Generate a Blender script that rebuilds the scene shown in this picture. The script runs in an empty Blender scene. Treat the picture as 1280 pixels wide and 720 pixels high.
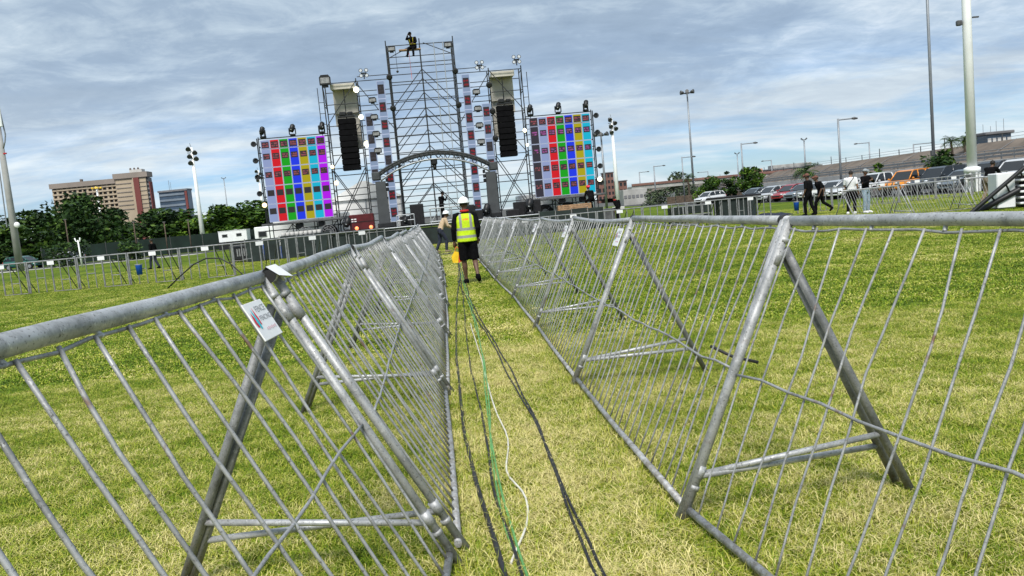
import bpy, math, random
import numpy as np
from mathutils import Vector, Matrix, Quaternion

R = math.radians
scene = bpy.context.scene
COL = scene.collection

# ------------------------------------------------------------------ camera
cam_d = bpy.data.cameras.new('camera')
cam_d.sensor_width = 36.0
cam_d.lens = 28.125
cam_d.clip_start = 0.05
cam_d.clip_end = 6000
cam = bpy.data.objects.new('camera', cam_d)
COL.objects.link(cam)
PITCH, ROLL = R(5.6575), R(5.370)
fw = Vector((0, math.cos(PITCH), -math.sin(PITCH)))
rt = Vector((1, 0, 0))
up = rt.cross(fw)
cr = rt * math.cos(ROLL) - up * math.sin(ROLL)
cu = up * math.cos(ROLL) + rt * math.sin(ROLL)
cam.matrix_world = Matrix(((cr.x, cu.x, -fw.x, 0), (cr.y, cu.y, -fw.y, 0), (cr.z, cu.z, -fw.z, 1.55), (0, 0, 0, 1)))
scene.camera = cam

# ------------------------------------------------------------------ light, sky, exposure
SUN_EL, SUN_AZ = R(52), R(188)          # azimuth clockwise from +Y: behind the camera, to the left
scene.view_settings.view_transform = 'Standard'
scene.view_settings.look = 'None'
scene.view_settings.exposure = 1.6
scene.view_settings.gamma = 1.0
scene.render.film_transparent = False

world = bpy.data.worlds.new('World')
scene.world = world
world.use_nodes = True

def node_tools(nt):
    N, L = nt.nodes, nt.links
    def n(t, **kw):
        x = N.new(t)
        for k, v in kw.items():
            if k.startswith('i_'):
                k = k[2:]
                x.inputs[int(k) if k.isdigit() else k.replace('__', ' ')].default_value = v
            else:
                setattr(x, k, v)
        return x
    def l(a, b):
        L.new(a, b)
    def math_(op, a, b=None, clamp=False):
        x = N.new('ShaderNodeMath'); x.operation = op; x.use_clamp = clamp
        for i, s in enumerate((a, b)):
            if s is None: continue
            if isinstance(s, (int, float)): x.inputs[i].default_value = s
            else: L.new(s, x.inputs[i])
        return x.outputs[0]
    def mix(f, a, b, mode='MIX'):
        x = N.new('ShaderNodeMix'); x.data_type = 'RGBA'; x.blend_type = mode
        for i, s in ((0, f), (6, a), (7, b)):
            if isinstance(s, (int, float)): x.inputs[i].default_value = s
            elif isinstance(s, (tuple, list)): x.inputs[i].default_value = (*s[:3], 1)
            else: L.new(s, x.inputs[i])
        return x.outputs[2]
    def ramp(f, stops, interp='LINEAR'):
        x = N.new('ShaderNodeValToRGB'); x.color_ramp.interpolation = interp
        e = x.color_ramp.elements
        while len(e) < len(stops): e.new(0.5)
        for q, (p, c) in zip(e, stops):
            q.position = p
            q.color = (c, c, c, 1) if isinstance(c, (int, float)) else (*c[:3], 1)
        if f is not None: L.new(f, x.inputs[0])
        return x.outputs[0]
    def noise(vec, scale, detail=4, rough=0.55, dist=0.0, color=False):
        x = N.new('ShaderNodeTexNoise')
        x.inputs['Scale'].default_value = scale; x.inputs['Detail'].default_value = detail
        x.inputs['Roughness'].default_value = rough; x.inputs['Distortion'].default_value = dist
        if vec is not None: L.new(vec, x.inputs['Vector'])
        return x.outputs['Color' if color else 'Fac']
    return n, l, math_, mix, ramp, noise

def build_world():
    nt = world.node_tree
    nt.nodes.clear()
    n, l, M_, mix, ramp, noise = node_tools(nt)
    out = n('ShaderNodeOutputWorld'); bg = n('ShaderNodeBackground'); bg.inputs['Strength'].default_value = 0.1
    sky = n('ShaderNodeTexSky', sky_type='NISHITA')
    sky.sun_disc = False; sky.sun_elevation = SUN_EL; sky.sun_rotation = SUN_AZ
    sky.air_density = 1.0; sky.dust_density = 0.6; sky.ozone_density = 1.5
    tc = n('ShaderNodeTexCoord')
    sep = n('ShaderNodeSeparateXYZ'); l(tc.outputs['Generated'], sep.inputs[0])
    z = M_('MAXIMUM', sep.outputs[2], 0.0)
    den = M_('ADD', z, 0.16)
    cx = M_('DIVIDE', sep.outputs[0], den); cy = M_('DIVIDE', sep.outputs[1], den)
    comb = n('ShaderNodeCombineXYZ'); l(cx, comb.inputs[0]); l(cy, comb.inputs[1])
    def field(scale, rot, loc):
        mp = n('ShaderNodeMapping'); l(comb.outputs[0], mp.inputs[0])
        mp.inputs['Rotation'].default_value = (0, 0, R(rot)); mp.inputs['Scale'].default_value = scale
        mp.inputs['Location'].default_value = loc
        return mp.outputs[0]
    # a rolling deck of stratocumulus: broad dark swells with paler broken tops
    big = noise(field((0.55, 0.9, 1), 12, (3.1, 1.7, 0)), 0.55, 3, 0.5, 0.5)
    v = field((0.9, 1.1, 1), 8, (1.3, 5.2, 0))
    med = noise(v, 1.7, 8, 0.60, 0.6)
    fin = noise(v, 6.0, 7, 0.65, 0.5)
    def dev(q, k): return M_('MULTIPLY', M_('SUBTRACT', q, 0.5), k)
    dens = M_('ADD', 0.5, M_('ADD', dev(big, 0.95), M_("ADD", dev(med, 0.95), dev(fin, 0.55))))
    shade = ramp(dens, [(0.26, (0.70, 0.78, 0.85)), (0.42, (0.47, 0.575, 0.68)), (0.58, (0.335, 0.435, 0.56)), (0.84, (0.265, 0.355, 0.475))])
    # pale broken veil over the clear strip nearer the horizon
    veil = noise(field((0.40, 0.85, 1), -8, (5.3, 2.1, 0)), 1.5, 8, 0.62, 0.6)
    veil_f = ramp(veil, [(0.40, 0.0), (0.60, 1.0)])
    low = ramp(M_('ADD', z, M_('ADD', dev(big, 0.10), dev(med, 0.10))), [(0.0, 1.0), (0.06, 0.80), (0.145, 0.15), (0.23, 0.0)])
    skyc = mix(1.0, sky.outputs[0], (0.74, 0.98, 1.36), 'MULTIPLY')
    clear = n('ShaderNodeVectorMath', operation='SCALE'); l(skyc, clear.inputs[0]); clear.inputs['Scale'].default_value = SKY_GAIN
    lowc = mix(veil_f, clear.outputs[0], (0.76 * CL, 0.84 * CL, 0.88 * CL))
    sh10 = n('ShaderNodeVectorMath', operation='SCALE'); l(shade, sh10.inputs[0]); sh10.inputs['Scale'].default_value = CL
    c = mix(low, sh10.outputs[0], lowc)
    l(c, bg.inputs['Color']); l(bg.outputs[0], out.inputs[0])

CL = 3.75          # cloud radiance before the 0.1 world strength
SKY_GAIN = 0.35
build_world()

sun_d = bpy.data.lights.new('sun', 'SUN')
sun_d.energy = 1.5; sun_d.angle = R(16); sun_d.color = (1.0, 0.96, 0.9)
sun = bpy.data.objects.new('sun', sun_d); COL.objects.link(sun)
sd = Vector((math.sin(SUN_AZ) * math.cos(SUN_EL), math.cos(SUN_AZ) * math.cos(SUN_EL), math.sin(SUN_EL)))
sun.rotation_euler = (-sd).to_track_quat('-Z', 'Y').to_euler()

# ------------------------------------------------------------------ materials
MATS = {}
def mat_new(name):
    m = bpy.data.materials.new(name); m.use_nodes = True
    nt = m.node_tree
    b = nt.nodes['Principled BSDF']
    return m, nt, b
def plain(name, col, rough=0.6, metal=0.0, var=0.12, scale=6.0, bump=0.0, spec=0.4, coat=0.0):
    """colour with a little procedural mottling, so no surface is perfectly uniform"""
    m, nt, b = mat_new(name)
    n, l, M_, mix, ramp, noise = node_tools(nt)
    tc = n('ShaderNodeTexCoord')
    f = noise(tc.outputs['Object'], scale, 5, 0.6)
    c0 = tuple(max(0, x * (1 - var * 1.6)) for x in col); c1 = tuple(min(1, x * (1 + var)) for x in col)
    l(ramp(f, [(0.3, c0), (0.7, c1)]), b.inputs['Base Color'])
    b.inputs['Roughness'].default_value = rough; b.inputs['Metallic'].default_value = metal
    b.inputs['Specular IOR Level'].default_value = spec
    b.inputs['Coat Weight'].default_value = coat
    if bump:
        bp = n('ShaderNodeBump'); bp.inputs['Strength'].default_value = bump; bp.inputs['Distance'].default_value = 0.02
        l(noise(tc.outputs['Object'], scale * 5, 5, 0.65), bp.inputs['Height']); l(bp.outputs[0], b.inputs['Normal'])
    MATS[name] = m
    return m
def emit(name, col, strength):
    m, nt, b = mat_new(name)
    b.inputs['Base Color'].default_value = (*col, 1)
    b.inputs['Emission Color'].default_value = (*col, 1); b.inputs['Emission Strength'].default_value = strength
    MATS[name] = m
    return m
def galvanised(name, tone=0.42, rust=0.0, metal=0.7, rough=0.42):
    m, nt, b = mat_new(name)
    n, l, M_, mix, ramp, noise = node_tools(nt)
    tc = n('ShaderNodeTexCoord'); geo = n('ShaderNodeNewGeometry')
    w = geo.outputs['Position']
    f = noise(w, 9, 6, 0.65); g = noise(w, 46, 5, 0.7); s = noise(w, 120, 3, 0.6)
    base = ramp(f, [(0.3, (tone * .55, tone * .57, tone * .58)), (0.5, (tone, tone * 1.02, tone * 1.04)), (0.72, (tone * 1.35, tone * 1.37, tone * 1.38))])
    spots = ramp(g, [(0.58, 0.0), (0.68, 1.0)])
    base = mix(M_('MULTIPLY', spots, 0.55), base, (tone * 1.9, tone * 1.9, tone * 1.9))
    dk = ramp(s, [(0.58, 0.0), (0.68, 1.0)])
    base = mix(M_('MULTIPLY', dk, 0.8), base, (0.07, 0.068, 0.06))
    # mud splashed up the feet
    sz = n('ShaderNodeSeparateXYZ'); l(w, sz.inputs[0])
    mud = M_('MULTIPLY', M_('SUBTRACT', 1.0, M_('DIVIDE', sz.outputs[2], 0.22), True), ramp(noise(w, 22, 4, 0.7), [(0.40, 0.0), (0.58, 0.8)]))
    base = mix(mud, base, (0.13, 0.10, 0.055))
    if rust:
        rr = ramp(noise(w, 6, 6, 0.7, 0.4), [(0.60, 0.0), (0.70, rust)])
        base = mix(rr, base, (0.17, 0.085, 0.05))
    l(base, b.inputs['Base Color'])
    b.inputs['Metallic'].default_value = metal
    l(ramp(f, [(0.3, rough + .14), (0.7, rough - .06)]), b.inputs['Roughness'])
    bp = n('ShaderNodeBump'); bp.inputs['Strength'].default_value = 0.25; bp.inputs['Distance'].default_value = 0.004
    l(g, bp.inputs['Height']); l(bp.outputs[0], b.inputs['Normal'])
    MATS[name] = m
    return m

galvanised('galv_rail', 0.42, 0.25, 0.45, 0.5)
galvanised('galv_tube', 0.36, 0.45, 0.4, 0.55)
galvanised('galv_leg_shaded', 0.22, 0.3, 0.35, 0.6)  # darker tube steel: legs face less sky, that shade is in the colour
galvanised('galv_wire', 0.32, 0.9, 0.4, 0.55)
galvanised('galv_fence', 0.25, 0.0, 0.3, 0.55)
galvanised('galv_dark', 0.10, 0.0, 0.5, 0.5)
plain('scaffold_backlit', (0.04, 0.043, 0.047), 0.6, 0.3, 0.3, 3)  # near-black base carries the backlit shade of galvanised tubes
plain('scaffold_pale', (0.42, 0.44, 0.46), 0.5, 0.5, 0.2, 3)
plain('black_metal', (0.018, 0.019, 0.021), 0.45, 0.2, 0.3, 5)
plain('black_fabric', (0.012, 0.012, 0.014), 0.9, 0, 0.3, 9, 0.3)
plain('black_rubber', (0.02, 0.02, 0.021), 0.6, 0, 0.3, 9)
plain('deck_grey', (0.10, 0.105, 0.11), 0.7, 0, 0.3, 3)
plain('skirt_green', (0.016, 0.026, 0.024), 0.8, 0, 0.4, 1.2)
plain('pillar_grey', (0.055, 0.06, 0.066), 0.7, 0, 0.15, 2)
plain('truss_grey', (0.075, 0.08, 0.085), 0.5, 0.5, 0.2, 5)
plain('white_cloth', (0.78, 0.78, 0.77), 0.9, 0, 0.08, 1.5, 0.2)
plain('cream_cloth', (0.50, 0.475, 0.42), 0.9, 0, 0.12, 1.2, 0.2)
plain('white_paint', (0.78, 0.79, 0.80), 0.45, 0, 0.06, 2)
plain('pole_white', (0.82, 0.83, 0.83), 0.5, 0, 0.07, 0.8)
plain('pole_grey', (0.26, 0.28, 0.30), 0.5, 0.4, 0.12, 1)
plain('pole_concrete', (0.33, 0.33, 0.32), 0.8, 0, 0.14, 1)
plain('wood', (0.36, 0.22, 0.12), 0.75, 0, 0.25, 7)
plain('red_paint', (0.085, 0.008, 0.011), 0.45, 0, 0.25, 3)
plain('blue_plastic', (0.01, 0.10, 0.52), 0.45, 0, 0.12, 3)
plain('harness_yellow', (0.34, 0.30, 0.02), 0.8)
plain('yellow_plastic', (0.85, 0.55, 0.02), 0.5, 0, 0.12, 8)
plain('orange_plastic', (0.80, 0.10, 0.03), 0.5, 0, 0.12, 8)
plain('sign_white', (0.80, 0.80, 0.82), 0.4, 0, 0.05, 12)
plain('ink_grey', (0.25, 0.27, 0.30), 0.6)
plain('ink_red', (0.62, 0.03, 0.06), 0.6)
plain('ink_cyan', (0.03, 0.50, 0.62), 0.6)
plain('ink_pink', (0.62, 0.45, 0.50), 0.6)
plain('concrete', (0.36, 0.355, 0.34), 0.85, 0, 0.2, 0.35, 0.2)
plain('concrete_pale', (0.50, 0.49, 0.47), 0.85, 0, 0.14, 0.3, 0.2)
plain('asphalt', (0.055, 0.056, 0.058), 0.9, 0, 0.25, 0.8, 0.2)
plain('path_pale', (0.46, 0.44, 0.40), 0.9, 0, 0.15, 0.7, 0.2)
plain('dry_bank', (0.150, 0.122, 0.098), 0.95, 0, 0.25, 0.35, 0.4)
plain('brick_far', (0.20, 0.105, 0.085), 0.85, 0, 0.2, 0.2)
plain('grey_far', (0.17, 0.17, 0.18), 0.85, 0, 0.2, 0.2)
plain('salmon_wall', (0.55, 0.30, 0.20), 0.8, 0, 0.12, 0.4)
plain('hotel_cream', (0.40, 0.325, 0.235), 0.8, 0, 0.09, 0.06)
plain('hotel_brown', (0.135, 0.105, 0.09), 0.8, 0, 0.12, 0.06)
plain('hotel_red', (0.165, 0.045, 0.04), 0.8, 0, 0.12, 0.06)
plain('hotel_grey', (0.26, 0.22, 0.19), 0.8, 0, 0.12, 0.06)
plain('window_dark', (0.022, 0.024, 0.028), 0.2, 0, 0.6, 0.11)
plain('glass_blue', (0.055, 0.085, 0.13), 0.15, 0.2, 0.3, 0.12)
plain('glass_band', (0.20, 0.235, 0.28), 0.3, 0.2, 0.15, 0.12)
plain('shade_cloth', (0.006, 0.018, 0.013), 0.9, 0, 0.3, 0.6)
plain('bark', (0.10, 0.075, 0.055), 0.95, 0, 0.3, 5, 0.5)
plain('tyre', (0.016, 0.016, 0.017), 0.8)
plain('rim', (0.38, 0.39, 0.40), 0.35, 0.7, 0.1)
plain('glass_car', (0.012, 0.015, 0.018), 0.08, 0, 0.1, 2, 0, 0.6)
plain('headlight', (0.65, 0.67, 0.70), 0.12, 0.2, 0.05)
plain('tail_red', (0.42, 0.012, 0.014), 0.25)
for nm, c in dict(car_white=(0.58, 0.59, 0.60), car_silver=(0.42, 0.44, 0.46), car_red=(0.30, 0.018, 0.022), car_orange=(0.70, 0.24, 0.010),
                  car_dark=(0.035, 0.042, 0.05), car_black=(0.012, 0.013, 0.015), car_slate=(0.13, 0.16, 0.19), car_green=(0.015, 0.10, 0.075)).items():
    plain(nm, c, 0.3, 0.1, 0.05, 1.2, 0, 0.5, 0.5)
plain('skin_dark', (0.115, 0.062, 0.040), 0.55, 0, 0.1, 20)
plain('skin_brown', (0.30, 0.175, 0.12), 0.55, 0, 0.1, 20)
plain('hair_black', (0.012, 0.010, 0.010), 0.7, 0, 0.3, 40)
plain('cloth_black', (0.006, 0.006, 0.007), 0.95, 0, 0.35, 14, 0.4, 0.08)
plain('speaker_black', (0.005, 0.005, 0.006), 0.9, 0, 0.3, 5, 0, 0.08)
plain('cloth_navy', (0.02, 0.025, 0.045), 0.9, 0, 0.35, 14, 0.4)
plain('cloth_white', (0.76, 0.76, 0.78), 0.9, 0, 0.06, 14, 0.4)
plain('cloth_beige', (0.52, 0.385, 0.25), 0.9, 0, 0.12, 14, 0.4)
plain('cloth_khaki', (0.20, 0.155, 0.10), 0.9, 0, 0.15, 14, 0.4)
plain('denim', (0.25, 0.33, 0.40), 0.9, 0, 0.18, 16, 0.4)
plain('cap_brown', (0.16, 0.07, 0.05), 0.9)
plain('cap_grey', (0.30, 0.33, 0.35), 0.9)
plain('scarf_red', (0.45, 0.02, 0.02), 0.9)
plain('helmet_white', (0.80, 0.81, 0.83), 0.3, 0, 0.04, 6, 0, 0.5)
plain('helmet_red', (0.62, 0.02, 0.05), 0.35)
plain('cable_black', (0.018, 0.018, 0.02), 0.55, 0, 0.4, 8)
plain('cable_green', (0.11, 0.31, 0.09), 0.5, 0, 0.15, 8)
plain('cable_white', (0.62, 0.60, 0.52), 0.5, 0, 0.15, 8)
emit('lamp_lit', (1.0, 0.93, 0.62), 1.6)
emit('lamp_warm', (1.0, 0.72, 0.38), 0.9)
emit('lamp_orange', (1.0, 0.22, 0.08), 0.8)
emit('lamp_yellow', (1.0, 0.62, 0.02), 0.8)
plain('yellow_lamp_shell', (0.75, 0.48, 0.02), 0.5)

def vest_mat():
    m, nt, b = mat_new('hi_vis')
    n, l, M_, mix, ramp, noise = node_tools(nt)
    tc = n('ShaderNodeTexCoord'); sp = n('ShaderNodeSeparateXYZ'); l(tc.outputs['Object'], sp.inputs[0])
    def band(v, c, h):
        return M_('LESS_THAN', M_('ABSOLUTE', M_('SUBTRACT', v, c)), h)
    ax = M_('ABSOLUTE', sp.outputs[0])
    vert = M_('MULTIPLY', band(ax, 0.105, 0.026), M_('GREATER_THAN', sp.outputs[2], 1.16))
    hz = M_('MAXIMUM', band(sp.outputs[2], 1.14, 0.028), band(sp.outputs[2], 0.985, 0.028))
    st = M_('MAXIMUM', vert, hz)
    fold = ramp(noise(tc.outputs['Object'], 9, 4, 0.6), [(0.3, (0.44, 0.62, 0.004)), (0.7, (0.56, 0.78, 0.008))])
    c = mix(st, fold, (0.27, 0.28, 0.27))
    pr = M_('MULTIPLY', M_('MULTIPLY', band(sp.outputs[2], 1.34, 0.022), band(sp.outputs[0], 0.0, 0.06)), M_('GREATER_THAN', noise(tc.outputs['Object'], 60, 2), 0.47))
    c = mix(pr, c, (0.75, 0.22, 0.02))
    l(c, b.inputs['Base Color']); b.inputs['Roughness'].default_value = 0.8
    bp = n('ShaderNodeBump'); bp.inputs['Strength'].default_value = 0.6; bp.inputs['Distance'].default_value = 0.03
    l(noise(tc.outputs['Object'], 7, 4, 0.6), bp.inputs['Height']); l(bp.outputs[0], b.inputs['Normal'])
    MATS['hi_vis'] = m
vest_mat()

def screen_mat(name, col, box=(0.5, 0.60, 0.37, 0.165), ink=(0.62, 0.05, 0.09), strength=0.95, border=(0.50, 0.57, 0.76), plain_box=False):
    """one LED tile: flat colour, pale joint line round the edge, dark rectangle carrying two rows of small print"""
    m, nt, b = mat_new(name)
    n, l, M_, mix, ramp, noise = node_tools(nt)
    uv = n('ShaderNodeUVMap'); sp = n('ShaderNodeSeparateXYZ'); l(uv.outputs[0], sp.inputs[0])
    u, v = sp.outputs[0], sp.outputs[1]
    def band(x, c, h): return M_('LESS_THAN', M_('ABSOLUTE', M_('SUBTRACT', x, c)), h)
    edge = M_('MAXIMUM', M_('GREATER_THAN', M_('ABSOLUTE', M_('SUBTRACT', u, 0.5)), 0.455), M_('GREATER_THAN', M_('ABSOLUTE', M_('SUBTRACT', v, 0.5)), 0.478))
    cx, cy, hw, hh = box
    rect = M_('MULTIPLY', band(u, cx, hw), band(v, cy, hh))
    c = mix(edge, col, border)
    c = mix(rect, c, (0.030, 0.026, 0.030))
    if not plain_box:
        geo = n('ShaderNodeNewGeometry')
        rows = M_('MAXIMUM', band(v, cy + hh * .36, hh * .24), band(v, cy - hh * .36, hh * .24))
        txt = M_('MULTIPLY', M_('MULTIPLY', rows, band(u, cx, hw * .82)), M_('GREATER_THAN', noise(geo.outputs['Position'], 9.0, 3, 0.7), 0.48))
        c = mix(txt, c, ink)
    b.inputs['Base Color'].default_value = (0.01, 0.01, 0.01, 1); b.inputs['Roughness'].default_value = 0.7; b.inputs['Specular IOR Level'].default_value = 0.08
    l(c, b.inputs['Emission Color']); b.inputs['Emission Strength'].default_value = strength / 3.03
    MATS[name] = m
SCR = dict(pale=(0.28, 0.345, 0.58), red=(0.66, 0.002, 0.012), green=(0.0, 0.36, 0.004), blue=(0.006, 0.035, 0.80), yellow=(0.42, 0.36, 0.0), cyan=(0.0, 0.46, 0.66), magenta=(0.46, 0.0, 0.85), dark=(0.030, 0.028, 0.042))
for k, c in SCR.items():
    screen_mat('screen_' + k, c, ink=(0.30, 0.07, 0.09))
    screen_mat('screen_plain_' + k, c, plain_box=True)
    screen_mat('screen_violet_' + k, c, ink=(0.34, 0.08, 0.30))
    screen_mat('screen_half_' + k, c, box=(0.5, 0.45, 0.40, 0.36), ink=(0.30, 0.07, 0.09))
screen_mat('column_red', (0.24, 0.32, 0.47), box=(0.5, 0.53, 0.38, 0.27), ink=(0.24, 0.012, 0.025))
screen_mat('column_grey', (0.24, 0.32, 0.47), box=(0.5, 0.53, 0.38, 0.27), ink=(0.05, 0.05, 0.06))

# ------------------------------------------------------------------ mesh helpers
class MB:
    """collects shapes and links them as ONE mesh object"""
    def __init__(s):
        s.v, s.f, s.m, s.sm, s.uv = [], [], [], [], []
    def quad(s, a, b, c, d, mi=0, smooth=False, uv=None):
        k = len(s.v); s.v += [tuple(a), tuple(b), tuple(c), tuple(d)]
        s.f.append((k, k + 1, k + 2, k + 3)); s.m.append(mi); s.sm.append(smooth)
    def faces(s, vs, fs, mi=0, smooth=False):
        k = len(s.v); s.v += [tuple(x) for x in vs]
        for f in fs:
            s.f.append(tuple(i + k for i in f)); s.m.append(mi); s.sm.append(smooth)
    def box(s, c, d, mi=0, rot=None, bevel=0.0):
        hx, hy, hz = d[0] / 2, d[1] / 2, d[2] / 2
        if bevel:
            e = min(bevel, hx * .9, hy * .9, hz * .9)
            vs = []
            for (x, y, z) in [(sx, sy, sz) for sx in (-1, 1) for sy in (-1, 1) for sz in (-1, 1)]:
                vs += [(x * hx, y * (hy - e), z * (hz - e)), (x * (hx - e), y * hy, z * (hz - e)), (x * (hx - e), y * (hy - e), z * hz)]
            import bmesh
            bm = bmesh.new()
            for v in vs: bm.verts.new(v)
            r = bmesh.ops.convex_hull(bm, input=bm.verts)
            bm.verts.index_update()
            vv = [v.co.copy() for v in bm.verts]; ff = [[v.index for v in f.verts] for f in bm.faces]
            bm.free()
        else:
            vv = [Vector((x, y, z)) for x in (-hx, hx) for y in (-hy, hy) for z in (-hz, hz)]
            ff = [(0, 1, 3, 2), (4, 6, 7, 5), (0, 4, 5, 1), (2, 3, 7, 6), (0, 2, 6, 4), (1, 5, 7, 3)]
        if rot is not None: vv = [rot @ v for v in vv]
        c = Vector(c)
        s.faces([v + c for v in vv], ff, mi)
        return s
    def prism(s, poly, y0, y1, mi=0, axis='y'):
        """polygon (x,z) extruded along y (or given axis)"""
        n = len(poly)
        def P(a, b, t): return (a, t, b) if axis == 'y' else ((t, a, b) if axis == 'x' else (a, b, t))
        vs = [P(a, b, y0) for a, b in poly] + [P(a, b, y1) for a, b in poly]
        fs = [tuple(range(n)), tuple(range(2 * n - 1, n - 1, -1))]
        fs += [(i, i + n, (i + 1) % n + n, (i + 1) % n) for i in range(n)]
        s.faces(vs, fs, mi)
        return s
    def tube(s, pts, r, sides=8, mi=0, cap=True, squash=None):
        """smooth tube through points; r is one radius or one per point; squash=(ax, k) flattens"""
        pts = [Vector(p) for p in pts]; n = len(pts)
        rs = r if isinstance(r, (list, tuple)) else [r] * n
        prev = None; vs = []
        for i, p in enumerate(pts):
            t = (pts[min(i + 1, n - 1)] - pts[max(i - 1, 0)])
            t = t.normalized() if t.length > 1e-9 else Vector((0, 0, 1))
            if prev is None:
                a = Vector((0, 0, 1)) if abs(t.z) < 0.9 else Vector((1, 0, 0))
                u = t.cross(a).normalized()
            else:
                u = (prev - t * prev.dot(t)).normalized()
            w = t.cross(u); prev = u
            for k in range(sides):
                an = 2 * math.pi * k / sides
                vs.append(p + (u * math.cos(an) + w * math.sin(an)) * rs[i])
        fs = []
        for i in range(n - 1):
            for k in range(sides):
                k2 = (k + 1) % sides
                fs.append((i * sides + k, i * sides + k2, (i + 1) * sides + k2, (i + 1) * sides + k))
        s.faces(vs, fs, mi, True)
        if cap:
            m = len(s.v) - len(vs)
            s.f.append(tuple(m + k for k in reversed(range(sides)))); s.m.append(mi); s.sm.append(False)
            s.f.append(tuple(m + (n - 1) * sides + k for k in range(sides))); s.m.append(mi); s.sm.append(False)
        return s
    def loft(s, rings, mi=0, sides=14, cap=True):
        """rings of (centre, rx, ry): horizontal ellipses"""
        vs = []; n = len(rings)
        for c, rx, ry in rings:
            for k in range(sides):
                a = 2 * math.pi * k / sides
                vs.append((c[0] + rx * math.cos(a), c[1] + ry * math.sin(a), c[2]))
        fs = []
        for i in range(n - 1):
            for k in range(sides):
                k2 = (k + 1) % sides
                fs.append((i * sides + k, i * sides + k2, (i + 1) * sides + k2, (i + 1) * sides + k))
        if cap: fs += [tuple(reversed(range(sides))), tuple((n - 1) * sides + k for k in range(sides))]
        s.faces(vs, fs, mi, True)
        return s
    def ball(s, c, r, mi=0, seg=12, rings=8, z0=-1.0):
        """ellipsoid, r a number or triple; z0 > -1 leaves a dome"""
        if isinstance(r, (int, float)): r = (r, r, r)
        a0 = math.asin(max(-1, z0)); vs = []; fs = []
        for i in range(rings + 1):
            a = a0 + (math.pi / 2 - a0) * i / rings
            for k in range(seg):
                b = 2 * math.pi * k / seg
                vs.append((c[0] + r[0] * math.cos(a) * math.cos(b), c[1] + r[1] * math.cos(a) * math.sin(b), c[2] + r[2] * math.sin(a)))
        for i in range(rings):
            for k in range(seg):
                k2 = (k + 1) % seg
                fs.append((i * seg + k, i * seg + k2, (i + 1) * seg + k2, (i + 1) * seg + k))
        fs.append(tuple(reversed(range(seg))))
        s.faces(vs, fs, mi, True)
        return s
    def cyl(s, p0, p1, r, sides=16, mi=0): return s.tube([p0, p1], r, sides, mi)
    def mesh(s, name, mats):
        me = bpy.data.meshes.new(name)
        me.from_pydata([tuple(v) for v in s.v], [], s.f)
        if not isinstance(mats, (list, tuple)): mats = [mats]
        for m in mats: me.materials.append(MATS[m] if isinstance(m, str) else m)
        me.polygons.foreach_set('material_index', s.m)
        me.polygons.foreach_set('use_smooth', s.sm)
        me.update()
        return me
    def build(s, name, mats, parent=None, loc=(0, 0, 0)):
        return link(name, s.mesh(name, mats), parent, loc)

def link(name, data, parent=None, loc=(0, 0, 0)):
    o = bpy.data.objects.new(name, data); COL.objects.link(o)
    if parent is not None: o.parent = parent
    o.location = loc
    return o
def tag(o, label=None, cat=None, group=None, kind=None):
    if label: o['label'] = label
    if cat: o['category'] = cat
    if group: o['group'] = group
    if kind: o['kind'] = kind
    return o
def thing(name, label, cat, loc=(0, 0, 0), rz=0.0, group=None):
    o = link(name, None, None, loc); o.empty_display_size = 0.2
    o.rotation_euler = (0, 0, rz)
    return tag(o, label, cat, group)
def copy_tree(o, parent=None):
    c = o.copy(); COL.objects.link(c); c.parent = parent
    for ch in o.children: copy_tree(ch, c)
    return c
_rods = {}
def rod(parent, name, p0, p1, r, mat, sides=8):
    """a straight tube as an object of its own; alike rods share one mesh"""
    k = (mat, sides)
    if k not in _rods:
        _rods[k] = MB().tube([(0, 0, -.5), (0, 0, .5)], 1.0, sides).mesh('rod', mat)
    p0, p1 = Vector(p0), Vector(p1); d = p1 - p0
    o = link(name, _rods[k], parent)
    o.rotation_mode = 'QUATERNION'
    o.location = (p0 + p1) / 2; o.rotation_quaternion = d.to_track_quat('Z', 'Y'); o.scale = (r, r, d.length)
    return o
ORD = ['nearest', 'second', 'third', 'fourth', 'fifth', 'sixth', 'seventh', 'eighth', 'ninth', 'tenth', 'eleventh', 'twelfth', 'thirteenth',
       'fourteenth', 'fifteenth', 'sixteenth', 'seventeenth', 'eighteenth', 'nineteenth', 'twentieth', 'twenty-first', 'twenty-second', 'twenty-third']
_fonts = {}
def text_mesh(txt, size, mat):
    cu_ = bpy.data.curves.new('txt', 'FONT'); cu_.body = txt; cu_.size = size; cu_.align_x = 'CENTER'; cu_.align_y = 'CENTER'
    ob = bpy.data.objects.new('txt', cu_); COL.objects.link(ob)
    me = bpy.data.meshes.new_from_object(ob.evaluated_get(bpy.context.evaluated_depsgraph_get()))
    COL.objects.unlink(ob); bpy.data.objects.remove(ob)
    me.materials.clear(); me.materials.append(MATS[mat])
    return me

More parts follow.
